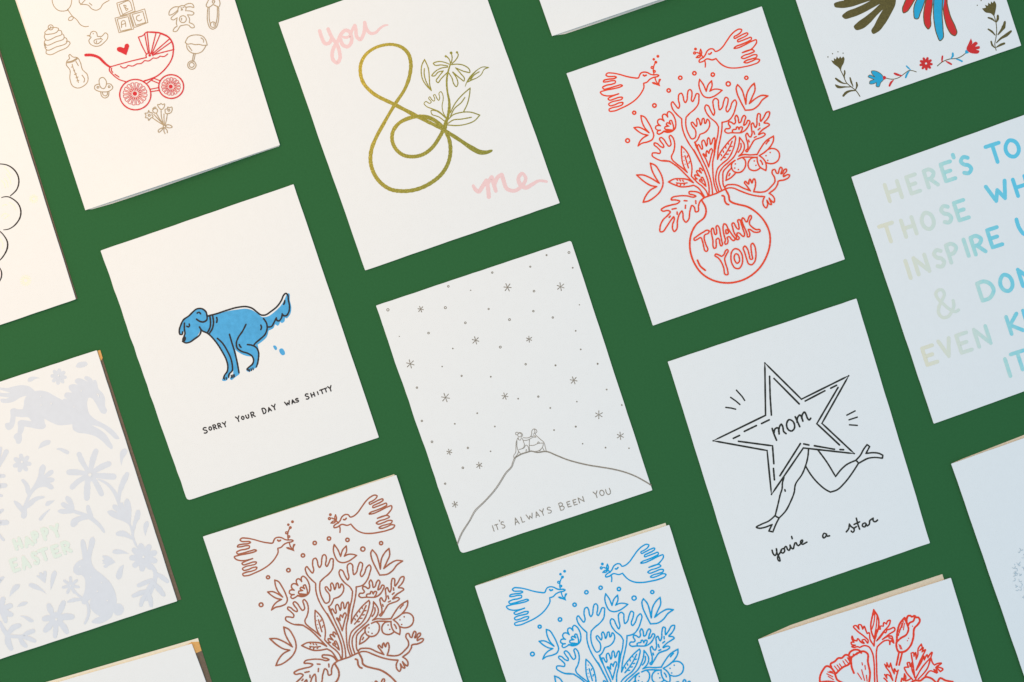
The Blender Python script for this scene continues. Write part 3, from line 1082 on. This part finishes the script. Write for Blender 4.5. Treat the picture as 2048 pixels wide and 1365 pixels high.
ART_PRAM = """
@ 30 0 6.8267
part printed_balloon
w 10
s 510,-60 510,30 540,100 600,148 660,155 715,145! 760,80 775,0 770,-60
s 715,130 730,150 785,225 840,270 900,345 960,368 1003,362
s 785,225 795,250 765,282 732,278 738,245 775,228
part printed_blanket
s 960,0 905,60! 880,40 880,-20
s 895,65 1000,75 1050,125 1110,143 1160,120 1200,60 1285,10
s 1015,45 1050,75
part printed_block
c 1390,45! 1530,5 1600,-10! 1640,155! 1550,190 1440,220! 1410,130
c 1420,65! 1560,18 1605,140! 1470,200!
s 1482,75! 1500,110 1520,150! 1545,125 1505,110 1520,85 1485,75
part printed_block
c 1365,250! 1560,205! 1620,400! 1420,450!
c 1395,265! 1545,230! 1590,395! 1440,430!
s 1455,380! 1465,290 1490,285 1512,365
s 1458,340 1505,325
part printed_block
c 1570,190! 1770,125! 1815,310! 1630,380!
c 1600,200! 1745,160! 1785,310! 1650,350!
s 1700,210 1660,230 1665,275 1700,290 1730,270
part printed_ring_tower
r 487,377,35
s 490,368 480,378 488,390
c 405,455 430,420 560,380 595,395 585,425 470,470 420,470
s 410,470 400,510 420,545 560,505 640,465 630,425 590,415
s 420,545 400,580 420,612 560,575 670,520 660,475 640,465
s 400,590 410,640 430,650
s 420,612 408,650 430,682 560,645 710,570 700,525 670,515
s 430,685 425,730 460,748 600,700 730,630 752,590 725,565 700,568
part printed_duck
s 985,492 1025,485! 1035,450 1070,430 1110,445 1125,500! 1180,500 1240,452 1262,470 1265,520 1220,580 1150,630 1080,632 1025,600 1008,560 1040,510! 1010,495
d 1068,463,8
s 1180,560 1130,600 1085,590 1078,560 1110,540 1185,535
s 1115,560 1110,585
s 1165,520 1195,545
part printed_bottle
c 750,745 735,760 745,800 710,835 700,880 750,960 750,1080 790,1180 850,1205 940,1175 990,1120 990,1030 920,950 890,850 850,790 790,780 765,760
s 705,850 780,835 845,795
s 715,862 790,845 850,808
s 780,880 800,950 830,1020 865,1130
s 790,915 770,920
s 815,960 800,968
s 840,1010 812,1022
s 860,1055 832,1065
s 872,1100 845,1108
s 830,840 865,900
s 915,1030 950,1090 940,1125
part printed_dummy
c 1195,1060 1155,1080 1150,1140 1175,1200 1210,1215 1240,1180 1245,1110
s 1150,1150 1090,1175 1090,1220 1130,1245 1200,1258 1290,1245 1335,1200 1300,1150 1245,1150
r 1132,1195,13
r 1285,1187,13
s 1170,1255 1180,1310 1225,1342 1270,1320 1282,1250
s 1190,1258 1205,1300 1240,1312 1262,1290 1258,1255
part printed_bunny
@ 180 0 6.8267
c 1255,80 1205,110 1200,160! 1175,185 1110,265 1130,275 1190,245! 1180,330 1190,360! 1150,390 1135,430 1165,435 1235,355! 1340,345 1395,385 1425,375 1420,350 1355,310! 1360,270 1330,205! 1410,200 1420,180 1390,160 1305,150! 1310,110 1290,85
s 1215,95 1150,100 1080,170 1080,210 1120,200 1200,140
s 1285,80 1330,55 1400,60 1418,105 1370,95 1305,105
r 1268,265,48
s 1250,250 1250,280
s 1240,110 1255,115
s 1270,105 1282,100
s 1245,145 1255,125 1265,140
part printed_pin
s 1605,100! 1590,90 1610,20 1640,-40 1720,-40 1770,20 1770,80 1755,100! 1680,65!
s 1605,105 1640,95 1680,62
c 1685,50 1668,25 1675,10 1688,15 1700,10 1702,28
s 1610,110 1610,320 1640,385 1675,402 1720,380 1750,300 1755,100
s 1628,105 1632,290 1645,345
s 1738,100 1735,250 1715,345
r 1680,340,38
s 1690,320 1695,350
part printed_rattle
s 1300,580 1340,510 1440,480 1540,500 1585,560 1600,620
s 1300,585 1330,605 1380,600 1430,612 1490,610 1540,622 1600,620
s 1320,600 1325,660 1380,720 1450,735 1530,705 1580,630
s 1515,520 1550,550 1550,580
s 1345,630 1390,695
s 1415,735 1395,840
s 1437,738 1415,840
r 1390,892,58
r 1388,890,34
part printed_posy
@ 180 120 6.8267
c 800,690 815,720 850,725 845,750 860,780 830,795 800,828 790,795 755,790 765,760 750,730 790,725
r 808,758,14
s 850,790 920,840 1000,890
s 870,745 930,810 1005,885
c 890,665 855,690 870,720 900,730 922,700 915,675
s 855,670 870,655 885,645 900,650
s 905,730 950,810 1005,880
c 925,610 945,660 970,680 1010,650 1015,600 990,615 970,595 950,612
s 970,680 975,780 995,860
s 1010,740 1010,820 1015,880
c 1060,645 1080,655 1115,645 1120,690 1100,725 1070,735 1030,730 1025,700 1025,675 1055,670
r 1075,688,14
s 1055,740 1045,810 1025,890
r 1015,912,17
c 1000,930 930,970 935,990 970,970
s 1020,930 1050,960 1055,995
s 1010,935 1010,980 1025,1008
c 1035,900 1100,895 1122,920 1090,930 1040,915
part printed_pram
col red
@ 180 0 6.8267
w 17
s 780,440! 940,450! 1090,530 1130,610 1140,680! 1125,780 1030,940 900,1050 740,1108
w 13
s 500,1120 400,1090 310,1020 262,955 275,915
s 285,913 550,840 770,788
s 770,788 765,750 800,730 850,745 860,765
s 855,755 1000,715 1145,680
s 770,745 710,630 660,510! 720,490 765,445!
p 745,460 795,730
p 780,450 810,720
p 900,455 835,720
p 960,465 845,735
p 1090,530 855,735
p 1105,580 865,750
s 815,750 810,770
d 815,758,18
s 780,440 950,450 1090,525 1132,600 1142,690
w 12
s 415,905 450,930 490,925 520,895! 580,905 640,875! 700,868 745,830! 800,835 860,795! 920,795 955,770! 1010,775 1060,740
s 295,935 290,965 310,990
s 340,1018 395,1055
p 865,1070 955,1105
p 840,1100 935,1140
p 860,1080 780,1140
p 830,1080 745,1110
p 830,1220 935,1200
p 830,1255 935,1238
part printed_heart
f 370,690 368,660 395,645 440,650 460,660 480,610 510,598 532,620 520,680 495,757! 430,725
part printed_handle
w 40
s -60,755,38 20,755,38 80,770,36 130,795,34 180,845,34 230,890,28 275,920,26
@ 180 120 6.8267
part printed_wheel
w 16
e 618,476,213,208
spokes 615,465,165,155,16,35
d 612,462,30
part printed_wheel
e 1108,366,170,162
spokes 1105,365,130,122,15,32
d 1102,366,28
"""
ART_THANK = """
@ 1200 140 6.8267
w 15
part printed_dove
c 530,105 450,108 370,93 260,62 160,45 100,48 80,72 100,88 160,92 215,95 225,103 205,115 110,130 50,150 45,163 90,165 165,150 210,155 210,175 170,195 80,215 35,245 50,263 110,255 230,220 295,208 308,217 290,228 180,260 60,285 5,308 25,335 80,355 150,355 200,345 255,328! 210,345 150,370 110,398 125,413 190,400 270,375 308,378 300,398 240,420 160,440 118,472 130,488 190,482 270,450 315,450 308,470 250,500 165,520 122,545 130,563 180,565 290,525 400,470 500,395 570,305 600,235 595,185! 640,170 680,130 730,105 790,90 805,78 780,68 730,70 690,62 650,40 600,32 560,45 540,75
w 20
s 592,72 606,84 630,74
@ 1130 0 6.8267
w 13
s 1215,1020 1205,960 1215,900 1235,855
r 1190,925,14
r 1222,978,12
r 1240,853,12
d 1212,813,19
d 1268,772,21
s 1230,1070 1245,1115 1270,1150
f 1302,1184! 1290,1140 1310,1080 1290,1078 1268,1150! 1210,1122 1182,1130 1195,1145 1250,1165
@ 1380 0 6.8267
w 15
part printed_dove
c 183,785 205,760 235,700 280,670 320,675 345,705 385,695 440,650 500,565 560,480 620,425 680,400 708,410 695,440 640,485 600,510 605,525 660,505 740,465 785,455 790,465 760,495 690,530 650,555 650,572 700,560 780,530 835,515 840,535 800,565 700,610 610,650 600,662 640,660 740,620 860,560 905,548 910,575 880,630 830,680 780,700 715,722! 790,692 860,685 878,700 830,730 730,765 700,790 715,800 800,780 880,750 915,755 910,780 850,805 760,835 735,855 760,862 840,840 920,810 952,820 940,845 860,885 740,915 620,932 520,925 440,890 385,840 355,803! 310,820 230,808 170,845 125,850 125,830 150,805
w 18
s 255,740 272,743 292,722
w 14
s 200,825 210,870 208,918
c 145,675! 160,720 155,755! 135,720
c 85,790! 110,765 155,755! 130,785
s 95,720 130,735 155,755
s 155,755 185,790
r 63,727,14
d 75,673,21
@ 1200 140 6.8267
each printed_ring
w 17
r 1096,110,23
r 1289,48,23
r 1540,66,23
r 1751,193,29
r 1998,110,22
r 938,283,23
r 743,488,24
r 467,587,21
r 377,968,26
w 15
part printed_leaf
c 1360,130! 1350,200 1365,270 1430,370 1480,382 1550,365 1620,320 1668,280! 1610,265 1550,268 1500,292! 1530,220 1525,150! 1480,200 1450,295! 1410,200
part printed_tulip
s 1360,1250 1290,1120 1210,1000 1150,880 1120,770 1115,670! 1050,610 985,520 975,455 990,437 1020,470 1075,525 1085,500 1070,400 1085,330 1110,320 1130,350 1150,430 1165,450 1185,420 1195,330 1210,280 1230,270 1250,290 1255,350 1250,420 1262,435 1290,390 1325,325 1345,330 1350,380 1340,470 1290,540 1220,600 1175,650! 1170,720 1180,800 1210,880 1260,945 1295,930 1310,880 1300,820 1255,760 1245,725 1260,715 1285,740 1315,775 1325,740 1320,680 1335,662 1355,690 1375,755 1390,720 1400,670 1415,662 1425,690 1435,735 1450,720 1465,675 1480,685 1498,730 1490,785 1440,850 1365,882! 1350,920 1330,960 1295,995! 1310,1040 1340,1100
part printed_tulip
s 1575,1080 1585,1000 1610,880 1618,780! 1590,730 1500,650 1445,570 1432,510 1450,480 1475,490 1510,555 1555,620 1565,590 1548,500 1550,410 1580,390 1610,410 1618,480 1635,548 1665,520 1690,430 1720,375 1745,390 1745,450 1725,560 1735,575 1770,540 1810,440 1845,412 1862,440 1850,520 1815,620 1760,690 1665,720!
part printed_blossom
c 925,645! 920,590 940,570 975,590 1015,650 1035,730 1025,800 985,840 920,855 870,845 840,865 800,880 780,862 790,835 825,825! 790,825 758,800 765,770 800,760 825,765! 795,740 785,710 800,680 835,675 875,700! 855,660 855,620 880,605 910,625
c 1000,825! 940,818 885,805 885,785 940,770! 905,745 915,725 965,745! 950,700 970,690 990,730 1005,790
s 870,838 940,835 1000,825
part printed_leaf
c 558,625! 600,640 660,720 710,820 733,905 715,950 650,985 570,1005 520,1040! 545,980 590,930 655,893! 590,880 520,840 463,790! 530,785 600,815 670,860! 610,790 570,700
part printed_tulip
s 945,1248 830,1240 760,1210 712,1170 715,1140 760,1135 820,1138 825,1120 780,1060 738,1020 740,1000 775,1005 830,1050 870,1060 870,1040 830,980 812,940 830,925 870,950 910,1010 945,1045 965,1030 958,960 945,910 960,895 990,920 1015,980 1018,1060 1000,1130 975,1190 985,1225 1030,1270 1120,1340 1190,1400!
@ 1330 240 10.24
w 22
part printed_leaf
s 338,540! 335,640 340,740 360,880 400,990 455,1080!
s 338,540! 420,620 490,730 530,860 550,960 550,1060 540,1155! 600,1220 680,1300 760,1362 850,1470 880,1550
s 408,740 440,850 480,985
w 19
d 388,662,13
d 370,757,11
d 390,835,12
d 412,910,12
p 462,740 454,768
p 500,860 490,892
w 22
part printed_stem
s 665,560 670,520 690,510 720,560 760,605 770,580 755,500 765,430 790,415 815,450 850,540 865,500 870,400 890,365 910,390 925,480 935,510 960,470 985,390 1010,365 1022,400 1015,500 1010,600 1010,720
w 28
s 610,460 650,540 690,640
s 1040,480 1022,600 1008,720
w 22
s 690,640 770,820 850,990 910,1150 960,1362 975,1530
s 1008,720 980,850 980,1050 990,1200 1020,1362 1065,1480
part printed_heart
c 895,965! 860,860 800,740 775,710 785,695 815,720 850,750! 845,660 860,630 880,660 900,690! 920,620 950,590 970,620 950,720 920,850
part printed_leaf
s 1170,50! 1165,180 1130,400 1090,600 1075,810! 1130,680 1220,550 1330,420 1430,330! 1445,360 1435,450 1390,620 1290,800 1170,900 1080,1000 1050,1100 1040,1250 1070,1362 1105,1475
s 1375,440 1300,600 1225,720 1145,825
w 19
p 1294,480 1302,500
p 1241,550 1249,580
p 1192,640 1199,668
p 1150,712 1159,738
p 1345,550 1375,542
p 1312,638 1340,628
p 1262,708 1296,702
p 1210,780 1242,772
w 22
part printed_leaf
s 1880,710 1750,720 1600,715 1510,745! 1580,680 1620,600 1620,500 1580,430 1525,360! 1520,470 1480,620 1410,760 1300,870 1180,980 1110,1100 1100,1220 1130,1362 1165,1455
s 1555,485 1560,540 1545,600 1500,665
s 1435,830 1360,880 1270,970 1200,1050 1185,1200 1205,1362 1230,1400
part printed_blossom
s 590,1215 660,1212! 610,1160 608,1130 650,1135 712,1158! 655,1085 645,1055 670,1040 705,1060 745,1092! 708,1020 712,990 735,995 770,1040
c 838,1362! 760,1290 705,1240 715,1225 765,1255! 740,1190 760,1175 790,1220 820,1290
@ 1380 140 6.8267
w 15
part printed_fruit
s 915,1160 960,1080 1040,970 1140,905! 1140,960 1110,1030 1060,1090 1000,1140 945,1172! 990,1205 1030,1260 1042,1310
s 1060,1090 1110,1075 1170,1085 1215,1130 1222,1180 1200,1240 1150,1275 1090,1282 1040,1268
d 1095,1130,11
d 1038,1173,11
d 1062,1238,11
s 1080,965 1055,990 1040,1012
part printed_frond
c 775,1122 760,1108 785,1080 790,1020 770,940 765,880 780,865 800,900 825,920 845,880 840,800 840,740 858,725 880,770 895,790 910,760 915,660 935,598 955,605 960,660 965,705 1000,660 1060,575 1085,575 1085,610 1050,680 1010,725 1070,735 1085,750 1050,780 990,820 935,885 1010,865 1028,880 1000,910 940,935 880,960 840,1020 800,1090
p 945,730 948,762
p 955,798 930,820
p 870,840 882,880
p 905,912 878,925
p 800,960 808,985
part printed_blossom
c 570,860 500,862 475,840 485,810 540,800 550,785 525,740 530,712 560,715 605,740 620,720 615,650 635,620 655,650 675,725 690,715 715,650 740,622 758,640 745,700 735,760 765,740 795,690 815,700 800,760 760,820 700,858 640,862
s 585,860 580,825 600,815 630,812 635,785 650,780 670,815! 690,780 712,782 705,830 685,858
part printed_leaf
c 650,203! 632,240 640,310 690,430 755,553! 860,540 930,490 990,410 1065,357! 980,350 900,390 810,462! 850,370 888,270 878,183! 830,230 780,320 763,470! 740,370 700,260
@ 1260 300 6.8267
part printed_fruit
s 1470,130! 1530,105 1600,100 1720,105!
s 1720,105 1660,115 1620,160 1612,210 1630,260 1690,285 1740,275 1775,250
s 1735,100! 1740,160 1770,230 1855,285! 1862,230 1855,180
s 1780,145 1800,170 1810,200
d 1697,153,11
d 1720,213,11
part printed_fruit
s 1540,110 1570,140 1580,190 1560,260 1520,300 1460,312 1410,290 1385,240 1395,180 1435,145
s 1385,250! 1335,310 1310,420! 1380,380 1440,320
s 1365,325 1350,355
d 1438,193,11
d 1430,250,11
d 1480,270,11
part printed_stem
s 1040,350 1000,250 950,150 870,0
s 1040,350 1068,440 1080,530 1078,625
s 545,160 480,150 430,150
part printed_leaf
s 540,158 640,225 760,340 865,450! 780,405 690,395 600,400 525,440! 600,475 690,505 780,503 870,485! 930,520 990,600 1020,650
w 12
s 635,452 700,460 780,452
p 640,408 650,417
p 680,414 690,426
p 719,418 731,432
p 644,464 638,478
p 694,474 686,486
p 746,470 736,480
w 15
part printed_frond
s 1005,650! 950,590 870,570 805,580 810,600 860,615 900,635 880,645 780,630 660,632 570,660 560,680 620,685 680,705 660,725 560,755 460,790 425,820 440,835 520,830 550,845 520,890 450,960 410,1060 415,1120 440,1120 500,1050 560,960 600,915 605,940 580,1030 585,1090 605,1118 630,1095 650,960 680,870 710,835 722,870 730,950 765,990 795,960 820,830 850,760 875,780 900,850 930,840 935,770 960,700 1005,660!
p 740,695 778,698
p 897,695 900,735
p 758,758 755,800
p 575,812 630,800
p 643,850 645,882
p 550,905 535,925
part printed_leaf
c 278,183! 340,210 400,290 440,380 450,470 410,570 330,650 250,700 178,718! 210,640 280,550 365,503! 290,490 200,440 90,345! 180,345 270,380 400,458! 350,380 300,280
part printed_branch
s 1295,510! 1320,485 1380,475 1450,480 1550,525 1645,562! 1600,500 1565,440 1575,430 1600,455 1620,470 1625,420 1640,400 1655,440 1665,455 1680,410 1695,395 1712,430 1710,500 1688,572! 1780,580
@ 1380 300 6.8267
s 870,572 960,580 1030,568 1110,500 1160,430 1155,380 1120,310 1130,275 1155,268 1185,320 1200,325 1215,280 1240,238 1255,250 1245,330 1262,320 1290,270 1315,262 1320,280 1275,350 1275,365 1330,340 1362,345 1350,375 1290,410 1200,440 1200,460! 1170,520 1080,595! 1120,620 1155,680 1145,720 1120,705 1080,660! 1105,750 1090,745 1050,690! 1060,750 1040,795 1010,770 995,700 1020,640! 920,632 800,605 680,560 580,522 500,530 480,545
part printed_vase
@ 1260 300 6.8267
s 975,690 1000,665 1080,630 1180,595 1250,560 1310,532
@ 1330 380 6.8267
w 19
s 500,140 510,160 550,230 560,310 540,370 430,470 370,570 340,700 350,860 400,1000 500,1140 640,1230 800,1270 960,1262 1130,1200 1280,1080 1390,900 1435,720 1430,600 1370,450 1260,320 1120,230 1000,200 920,175 885,150 870,80 840,20 825,-5
s 780,80 800,85 820,160 845,195 870,203
s 443,962 480,1040 550,1100
w 15
part printed_letter
c 480,655 440,678 400,690 395,672 430,640 520,580 580,552 602,560 595,590 540,620 535,650 555,740 582,825 570,842 548,835 530,780 510,700 490,655
part printed_letter
c 655,525 640,530 632,550 640,620 655,700 655,760 670,800 690,795 700,740 700,680 725,660 740,680 750,740 768,768 782,755 775,700 755,600 735,510 715,487 700,500 705,560 700,605 685,612 670,570
part printed_letter
c 805,465 795,490 795,560 812,640 825,690 815,725 825,745 850,735 860,690 850,650 875,640 910,680 940,695 955,680 920,620 860,530 825,470
c 830,550! 845,545 865,585 848,600 832,600!
part printed_letter
c 935,452 918,460 925,520 950,600 975,640 978,680 1000,680 1015,655 990,630 985,590 1010,590 1055,630 1075,640 1085,620 1065,540 1040,460 1015,408 995,415 1005,470 1005,540 985,530 960,490
part printed_letter
c 1060,382 1050,400 1065,470 1100,550 1120,600 1130,645 1150,640 1158,600 1140,540 1165,545 1210,575 1270,580 1300,565 1295,545 1250,545 1190,510 1155,470 1155,430 1180,380 1175,352 1160,355 1135,400 1115,440 1100,430 1080,395
part printed_letter
c 690,880 682,900 720,925 770,990 800,1060 830,1160 855,1160 855,1100 825,1000 815,940 840,880 862,830 850,815 830,830 800,890 775,908 735,890
part printed_letter
c 955,805 915,840 900,920 915,1010 960,1070 1010,1075 1050,1020 1060,950 1040,860 1000,815
c 965,875 945,910 955,970 985,1005 1012,985 1015,930 990,880
part printed_letter
c 1090,768 1070,790 1090,860 1120,960 1140,1010 1180,1025 1220,990 1240,920 1238,830 1220,760 1195,730 1178,745 1175,800 1185,880 1188,950 1170,950 1150,890 1120,800
"""
ART_YOUME = """
@ 550 0 6.8267
part printed_word
col pink
w 50
s 610,425 640,520 690,600 740,590 770,540
s 725,400 780,520 850,620 882,720 885,810 845,862 800,830 780,750 800,660 860,560 910,460 960,418 1010,430 1040,490 1042,580 990,640 930,620 895,540
s 912,500,26 960,516,38 1005,505,38 1040,455,36 1062,395,42 1090,350,46
s 1092,352,46 1103,400,48 1120,510,48 1160,545,48 1205,480,48 1225,310,48
s 1227,312,46 1250,400,48 1310,460,44 1370,450,40 1440,385,34 1500,350,28 1540,345,18
part printed_word
@ 680 200 4.5511
s 1213,782,26 1235,820,36 1262,835,40 1290,800,38 1332,735,38
s 1333,737,38 1345,790,38 1355,885,38
s 1345,760,36 1380,705,38
s 1382,707,38 1398,760,38 1418,830,34
s 1410,760,36 1440,700,36 1472,682,36
s 1474,684,36 1490,740,38 1520,810,36 1590,828,34 1650,790,34 1690,710,30 1660,670,30 1625,710,34 1640,770,40 1690,800,38 1750,770,34 1810,738,26 1880,745,24
part printed_ampersand
col gold
s 1380,463,20 1335,478,34 1280,478,42 1200,440,44 1110,380,36 1010,315,32 930,265,34 790,195,32 700,150,36 600,97,36 500,45,34 276,-80,34 215,-150,34 186,-240,32 190,-325,32 230,-405,30 296,-460,28 386,-495,28 486,-502,28 566,-475,32 621,-420,34 644,-340,34 636,-230,34 596,-110,32 501,40,30 396,220,32 326,350,34 286,455,36 278,560,36 300,650,36 360,745,36 460,815,36 570,832,36 700,815,36 830,755,36 930,670,36 990,560,34 1006,450,36 990,350,34 950,270,34 880,200,32 800,160,36 720,152,36 620,170,34 530,220,34 482,290,34 475,370,34 510,450,34 580,505,34 660,518,34 750,500,34 830,445,34 900,350,34 950,250,34 968,190,30
part printed_flower
@ 800 60 6.8267
s 620,1340,45 640,1240,32 670,1100,42 672,980,32 648,850,24 638,700,26 650,600,24 678,500,20 690,460,18
w 13
s 690,460 670,400 630,360
d 625,362,16
s 700,450 712,380 700,320
d 698,316,20
s 712,460 770,400 795,340 780,305
d 777,308,16
s 668,468 600,442 510,436 455,462 475,482 560,480 650,495
s 650,510 560,525 470,580 435,630 470,630 520,580 590,562! 530,640 495,700 515,722 560,670 640,590
s 690,478 780,470 880,490 950,550 955,580 900,575 760,520! 830,600 880,670 875,700 830,670 720,578! 780,680 790,740 770,778 735,740 710,660 665,590
part printed_leaf
c 335,405! 300,480 290,580 310,680 360,760 428,830! 408,760 400,650 385,520
s 333,530 330,600 350,690 400,790
part printed_leaf
s 890,772,10 910,720,12 960,650,30 1000,600,20 1060,545,12 1130,508,12 1210,515,14! 1150,540,12 1110,610,12 1060,650,12 970,690,16 920,715,14
s 965,680 1010,620 1080,575
s 640,1215,16 590,1130,12 575,1040,12 590,940,12 585,890,12 555,845,12 535,860,12 542,930,12 530,965,12 500,930,12 475,885,12 460,890,12 475,950,12 465,975,12 430,950,12 405,915,12 392,930,12 425,990,12 410,1005,12 350,980,12 328,1005,12 360,1045,12 440,1080,16 530,1120,20 590,1170,20 640,1220,18
s 640,1220,18 560,1150,12 480,1105,12 425,1105,14 430,1145,14 530,1190,14 610,1250,14 640,1275,14
s 690,1130 750,1010 850,890 958,795! 950,880 920,1010 865,1125
s 690,1180 740,1080 840,990 885,925
s 655,1230 720,1165 830,1130 960,1125 1090,1165! 1020,1240 900,1290 760,1308 650,1300
s 655,1280 720,1235 840,1220 975,1195
"""
# ---------------------------------------------------------------- cards
e, z = card('card with red baby pram and gold outlined toys, bottom edge slightly open', partial('bl', (170.6, 420.9), (559.7, 290.5), (33.5, 0), exact=True), lift=.0026,
            back=[(10, -60), (395, -205), (462, 0), (558.6, 291.5), (558, 293), (500, 312.8), (445, 332.2), (402.5, 347.2), (300, 382.8), (225, 407.5), (184, 419), (172, 419.5)])
draw(e, ART_PRAM, z, 'gold_line', swell=.3)
draw(card('card with gold foil ampersand and flower between pink words you and me', full((557.3, 45.4), (944, -89), (1119.5, 406.5), (730.3, 541.3)))[0], ART_YOUME, .0009, 'gold_foil')
card('blank white card cut off by the top edge of the photo, slightly open', partial('bl', (1104.2, 72.5), (1318, 0), (1078.9, 0)), lift=.0024,
     back=[(935, -415), (1318, -545), (1491, -57), (1332, 0), (1196.5, 46.4), (1130, 68.4), (1107, 71.6)])
GT = 'thank you bouquet cards in three inks'
def thank(label, quad, ink, warp=None, base=0.0):
    e, z = card(label, quad, group=GT, base=base); draw(e, ART_THANK, z, ink, warp, swell=.85)
thank('white card with red line drawing of doves, bouquet and THANK YOU vase', full((1133, 147.2), (1523.5, 13.2), (1689.7, 519), (1305.8, 651.8)), 'red_ink')
def affine(src, dst):
    A = np.array([[*p, 1] for p in src]); X = np.linalg.solve(A, np.array(dst, float))
    return lambda x, y: tuple(np.array([x, y, 1]) @ X)
SRC = [(1456.5, 168.3), (1255.2, 281.8)]
thank('card with copper brown doves and bouquet, cut off by the bottom edge', Q_BROWN, 'brown_ink', affine(SRC + [(1579.5, 350.5)], [(725.7, 1098.7), (522.1, 1210.1), (847.1, 1278.5)]), BASE)
thank('card with bright blue doves and bouquet, cut off by the bottom edge', Q_BLUE, 'blue_ink', affine(SRC + [(1547, 272.6)], [(1268.2, 1196.7), (1064.8, 1308.6), (1355.9, 1298.7)]), BASE)
e, z = card('card with blue and red folk feathers and olive flower sprigs, top right', partial('bl', (1666.4, 221.9), (2042.4, 91.5), (1591.4, 0), exact=True))
MATS['red'] = MATS['folk_red']; MATS['blue'] = MATS['folk_blue']
draw(e, ART_FOLK, z, 'olive_foil'); MATS['blue'] = MATS['dog_blue']
e, z = card("card with foil capitals, sheen painted cream to cyan, reading HERE'S TO THOSE WHO INSPIRE US", partial('tl', (1703, 354.4), (2048, 230.5), (1868, 849)))
draw(e, ART_HERES, z, 'foil_sheen', wobble=.03)
e, z = card('card with blue squatting dog above the words SORRY YOUR DAY WAS SHITTY', full((201, 501.7), (587, 368.9), (757.7, 875.4), (374.5, 1001.8)), radii=(2, 1.6, 1.8, 8), wob=(.3, .35, .3, 1.2))
draw(e, ART_DOG, z, 'black_ink', swell=.95)
e, z = card("card with couple on a mountain under gold stars, reading IT'S ALWAYS BEEN YOU", full((752, 611.8), (1142, 481.5), (1304.8, 980.8), (922, 1108)), radii=(1.2, 5, 1.8, 9), wob=(.4, .35, .3, .8))
draw(e, ART_NIGHT, z, 'silver_line', swell=.1)
e, z = card("card with black outlined star with legs reading mom and you're a star", full((1335.5, 724), (1712.9, 597.6), (1860, 1086.6), (1488.7, 1213)), radii=(1.2, 1.8, 1.8, 10))
draw(e, ART_MOM, z, 'bronze_black', swell=1.0)
e, z = card('card with pale grey horse, rabbit and flowers around HAPPY EASTER in mint', Q_EASTER, base=BASE)
draw(e, ART_EASTER, z, 'wash_grey')
e, z = card('card with thick black cloud outlines cut off by the left edge', Q_CLOUD, base=BASE)
draw(e, ART_CLOUD, z, 'black_ink')
card('blank white card on kraft envelope at the bottom left', Q_WHITE, base=BASE)
e, z = card('card with red line drawing of peonies and buds at the bottom right', Q_PEONY, base=BASE)
draw(e, ART_PEONY, z, 'peony_red')
e, z = card('pale card with faint frosted tree print cut off by the right edge', Q_FROST, base=BASE)
ink = ['part frosted_tree', '@ 0 0 1']
for i in range(150):
    a = random.uniform(0, 6.28); r = math.sqrt(random.random())
    x = 2078 + 52 * r * math.cos(a); y = 1138 + 68 * r * math.sin(a); t = random.uniform(0, 3.14)
    l = random.uniform(2, 5)
    ink.append('s %.1f,%.1f,1.1 %.1f,%.1f,1.3 %.1f,%.1f,.9' % (x, y, x + l * math.cos(t), y + l * math.sin(t), x + l * 1.6 * math.cos(t + .7), y + l * 1.6 * math.sin(t + .7)))
draw(e, '\n'.join(ink), z, 'frost_print')
